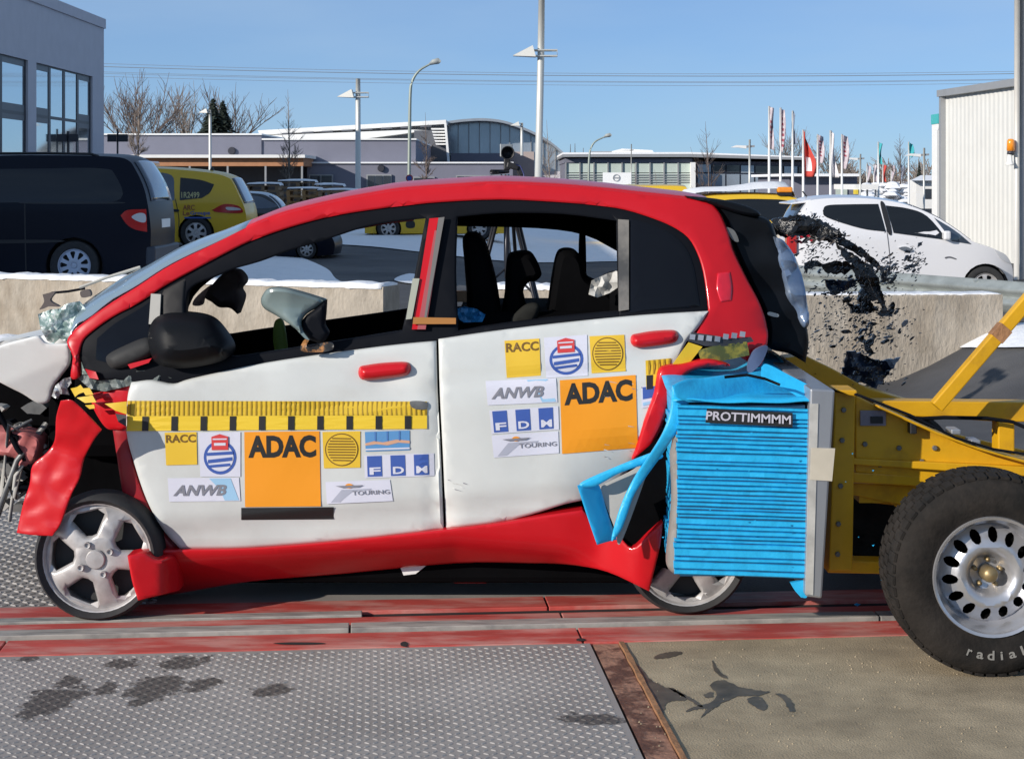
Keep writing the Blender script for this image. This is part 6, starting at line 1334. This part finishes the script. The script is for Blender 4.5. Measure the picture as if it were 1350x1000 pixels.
part('hub', mat('brass_hub', (.30, .22, .11), .45, metal=.6), wb, lambda b: (b.lathe([(0, .015), (.022, .018), (.028, .03), (.03, .085), (0, .085)], wc, 18), [b.lathe([(0, .058), (.008, .06), (.009, .085)], wc+Vector((.048*math.cos(t), 0, .048*math.sin(t))), 8) for t in [j*1.2566+.3 for j in range(5)]]), smooth=True)
part('wheel_back', M_int, wb, lambda b: b.lathe([(0, .13), (rr_*.94, .13), (rr_*.94, .14), (0, .14)], wc, 30))
# raised lettering on the sidewall
tv = []; tf = []
for i, ch_ in enumerate('radial'):
    v, f = text(ch_, .02); th = math.radians(-109+8.0*i); o = len(tv); wch = .026 if ch_ not in 'ilr' else .009 if ch_ != 'r' else .018; hh = .034 if ch_ in 'dl' else .03 if ch_ == 'i' else .024
    for x, y in v: tv.append(wc+Vector(((rr_+.058+hh*y)*math.cos(th+(x-.5)*wch/.29), -.026, (rr_+.058+hh*y)*math.sin(th+(x-.5)*wch/.29))))
    # letters read from outside with their tops toward the hub
    for q in range(o, len(tv)):
        p = tv[q]-wc; r_ = math.hypot(p.x, p.z); tv[q] = wc+Vector((p.x, p.y, p.z))*1.0
    tf += [tuple(o+j for j in g) for g in f]
def flip_letters():
    "mirror each letter radially so that its top points to the hub"
    for q, p in enumerate(tv):
        d = p-wc; r_ = math.hypot(d.x, d.z); r2 = 2*(rr_+.072)-r_; tv[q] = wc+Vector((d.x*r2/r_, d.y, d.z*r2/r_))
flip_letters()
mesh('lettering', tv, tf, mat('tyre_letters', (.22, .21, .19), .7), wb)
part('wheel', M_tyre2, sled, lambda b: b.lathe([(0, 0), (.2, 0), (.25, -.02), (.36, 0), (.377, .03), (.377, .2), (.34, .23), (0, .23)], (X_(1320, 5.9), 7.75, wc.z), 40))
# ------------------------------------------------------------------ flying debris
M_deb = mat('black_shattered_plastic', (.014, .015, .017), .25, var=.4, scale=30, bump=.4, bscale=60); M_degl = mat('grey_glint', (.20, .20, .21), .25, metal=.3); M_deb2 = mat('blue_black_panel', (.012, .022, .045), .3, coat=.3, var=.4, scale=12); M_deb3 = mat('brown_black_scrap', (.045, .033, .026), .6, var=.4, scale=20)  # the lighter grey paints glints onto some of the shards
M_dred = mat('red_lamp_splinter', (.40, .015, .03), .3)
def jag(pl, s=3.2, j=1.7):
    r = random.Random(int(pl[0][0]*7+pl[0][1])); return [(x+r.uniform(-j, j), y+r.uniform(-j, j)) for x, y in resamp(pl, s)]
def piece(name, pl, Y, m, label, cat, thick=.02, step=6, amp=.07, group=None, smv=False):
    pl = jag(pl)
    o = panel(name, pl, lambda a, b: Y+amp*nz(a*.05, b*.05, Y), m, None, thick, step, sm=smv, smooth=False); return tag(o, label, cat, group)
piece('bumper_skin', [(1094, 303), (1110, 312), (1132, 324), (1148, 338), (1165, 351), (1176, 361), (1166, 362), (1155, 354), (1138, 340), (1122, 330), (1103, 322)], 7.9, M_deb, 'long curved strip of black bumper skin flying across the white hatchback', 'debris')
piece('bumper_skin', [(1018, 290), (1034, 286), (1050, 283), (1068, 284), (1078, 292), (1090, 300), (1104, 306), (1102, 316), (1085, 314), (1066, 309), (1045, 306), (1030, 305), (1022, 302)], 7.8, M_deb, 'ragged black bumper piece flying in front of the rear glass of the white hatchback', 'debris')
piece('bumper_skin', [(1104, 322), (1116, 330), (1130, 338), (1150, 350), (1158, 366), (1162, 382), (1167, 395), (1170, 411), (1166, 412), (1160, 398), (1152, 382), (1142, 362), (1128, 350), (1112, 338)], 7.85, M_deb, 'narrow black strip hanging down to a point beside the guard rail', 'debris')
piece('bumper_skin', [(1010, 297), (1026, 288), (1050, 286), (1082, 290), (1112, 308), (1104, 320), (1080, 318), (1058, 312), (1030, 310), (1014, 306)], 8.1, M_deb, 'torn black bumper core behind the ragged bumper piece', 'debris')
piece('plastic_scrap', [(1122, 344), (1140, 352), (1156, 372), (1166, 394), (1152, 398), (1140, 384), (1128, 366)], 8.1, M_deb3, 'dark torn scrap behind the narrow hanging strip', 'debris')
piece('plastic_scrap', [(1084, 349), (1100, 344), (1118, 346), (1126, 354), (1114, 361), (1088, 360)], 7.9, M_deb3, 'brown black scrap in the middle of the flying debris', 'debris')
piece('plastic_scrap', [(1088, 368), (1110, 370), (1131, 368), (1124, 379), (1110, 384), (1098, 390), (1092, 380)], 7.8, M_deb2, 'blue black triangular scrap flying just above the wall top', 'debris')
piece('plastic_scrap', [(1060, 346), (1078, 344), (1086, 348), (1066, 354), (1062, 362), (1060, 356)], 7.9, M_deb, 'thin black angled scrap beside the rear window of the crashed car', 'debris')
piece('undertray_sheet', [(1117, 464), (1128, 463), (1144, 469), (1162, 476), (1176, 474), (1188, 471), (1172, 492), (1156, 513), (1140, 506), (1118, 500), (1109, 492), (1114, 480)], 7.9, M_deb2, 'large dark blue sheet of undertray falling behind the sled front', 'debris', amp=.10)
piece('plastic_scrap', [(1109, 396), (1118, 391), (1126, 393), (1122, 397), (1112, 400)], 7.8, M_deb, 'black oval scrap in front of the wall top', 'debris')
piece('plastic_scrap', [(1118, 400), (1130, 402), (1142, 400), (1146, 408), (1138, 414), (1124, 412)], 7.9, M_deb, 'dark lump of plastic in front of the upper wall', 'debris', .04)
piece('plastic_scrap', [(1170, 412), (1178, 398), (1180, 402), (1176, 417), (1160, 416), (1150, 411), (1162, 412)], 7.8, M_deb, 'hooked black strip at the right end of the debris', 'debris')
piece('plastic_scrap', [(1130, 396), (1138, 380), (1146, 384), (1150, 402), (1158, 408), (1148, 412), (1136, 404)], 7.95, M_deb, 'ragged black cluster above the dark lump', 'debris', .04)
piece('plastic_scrap', [(1144, 430), (1148, 422), (1142, 436), (1130, 452), (1140, 446)], 7.95, M_deb, 'slim black sliver above the falling undertray sheet', 'debris')
piece('plastic_scrap', [(1138, 452), (1150, 446), (1152, 440), (1156, 444), (1148, 456), (1154, 466), (1144, 466)], 7.95, M_deb, 'forked black scrap right above the undertray sheet', 'debris')
rng = random.Random(21); k = 0; cl = []
cents = [(1060, 290, 18, 5), (1085, 312, 16, 7), (1120, 345, 20, 14), (1150, 365, 12, 16), (1172, 358, 6, 10), (1110, 385, 22, 14), (1140, 400, 14, 14), (1115, 425, 24, 22), (1095, 445, 26, 20), (1140, 445, 12, 22), (1175, 430, 16, 28), (1070, 330, 8, 18), (1205, 345, 8, 12), (1150, 495, 18, 8)]
while k < 290:
    cx_, cy_, sx, sy = cents[rng.randrange(len(cents))]; px = rng.gauss(cx_, sx); py = rng.gauss(cy_, sy)
    if px < 1040 or py < 275 or py > 515 or px > 1235: continue
    L = rng.uniform(1.5, 6.5)*(1.5 if rng.random() < .15 else 1); w = L*rng.uniform(.18, .5); a = rng.uniform(-.9, .3)-(.6 if rng.random() < .3 else 0); Y = rng.uniform(7.4, 8.3)
    nn_ = rng.choice((4, 5, 6)); pl = []
    for j in range(nn_):
        t = 2*math.pi*j/nn_; r_ = rng.uniform(.55, 1.1); x, y = L*r_*math.cos(t), w*r_*math.sin(t); pl.append((px+x*math.cos(a)-y*math.sin(a), py+x*math.sin(a)+y*math.cos(a)))
    n_ = len(pl); tl = rng.uniform(-.02, .02); b = MB(); b.prism([W(q[0], q[1], Y+tl*(q[0]-px)/L) for q in reversed(pl)], (0, rng.uniform(.006, .022), 0))
    o = b.build('plastic_shard', M_deb2 if k % 9 == 0 else M_degl if k % 11 == 0 else M_deb3 if k % 7 == 0 else M_deb); tag(o, 'small black plastic shard flying behind the wrecked tailgate', 'debris', 'flying black shards'); k += 1  # a few shards take the lighter grey as painted glints
b = MB(); k = 0
while k < 2000:
    cx_, cy_, sx, sy = cents[rng.randrange(len(cents))]; px = rng.gauss(cx_, sx*1.05); py = rng.gauss(cy_, sy*1.05)
    if px < 1036 or py < 275 or py > 518 or px > 1235: continue
    L = rng.uniform(.5, 2.4); a = rng.uniform(-1.2, .4); Y = rng.uniform(7.3, 8.4); w = L*rng.uniform(.2, .6)
    b.prism([W(px+L*math.cos(a), py+L*math.sin(a), Y), W(px-w*math.sin(a), py+w*math.cos(a), Y+.01), W(px-L*math.cos(a), py-L*math.sin(a), Y), W(px+w*.6*math.sin(a), py-w*.6*math.cos(a), Y-.01)], (0, .008, 0)); k += 1
tag(b.build('fine_debris', M_deb), 'cloud of fine black plastic splinters around the larger shards', kind='stuff')
for k in range(16):
    px = rng.gauss(1052, 10); py = 306+rng.random()*14; L = rng.uniform(1.5, 4); b = MB(); b.prism([W(px-L, py, 7.7), W(px, py+L*.6, 7.7), W(px+L, py+rng.uniform(-1, 1), 7.7), W(px, py-L*.6, 7.7)], (0, .006, 0))
    tag(b.build('lamp_splinter', M_dred), 'small red lamp splinter flying left of the bumper strip', 'debris', 'flying red splinters')
for k in range(26):
    px = rng.uniform(850, 1190); py = rng.uniform(560, 800); L = rng.uniform(.7, 2.0)
    if 1060 < px < 1100: continue
    b = MB(); b.prism([W(px-L, py, 6.1), W(px, py+L, 6.1), W(px+L, py-L*.3, 6.1)], (0, .003, 0)); tag(b.build('foil_fleck', MATS['bright_blue_foil']), 'tiny bright blue foil fleck flying near the barrier', 'debris', 'flying blue flecks')
p = TR(*TRpx(1130, 800), .012); tag(part('foil_scrap', MATS['bright_blue_foil'], None, lambda b: b.add([p+Vector((-.014, 0, 0)), p+Vector((0, -.01, .006)), p+Vector((.014, 0, 0)), p+Vector((0, .012, .003)), p+Vector((0, 0, -.008))], [(0,1,2,3), (0,4,1), (1,4,2), (2,4,3), (3,4,0)])), 'blue foil scrap lying on the red rail under the barrier', 'debris')
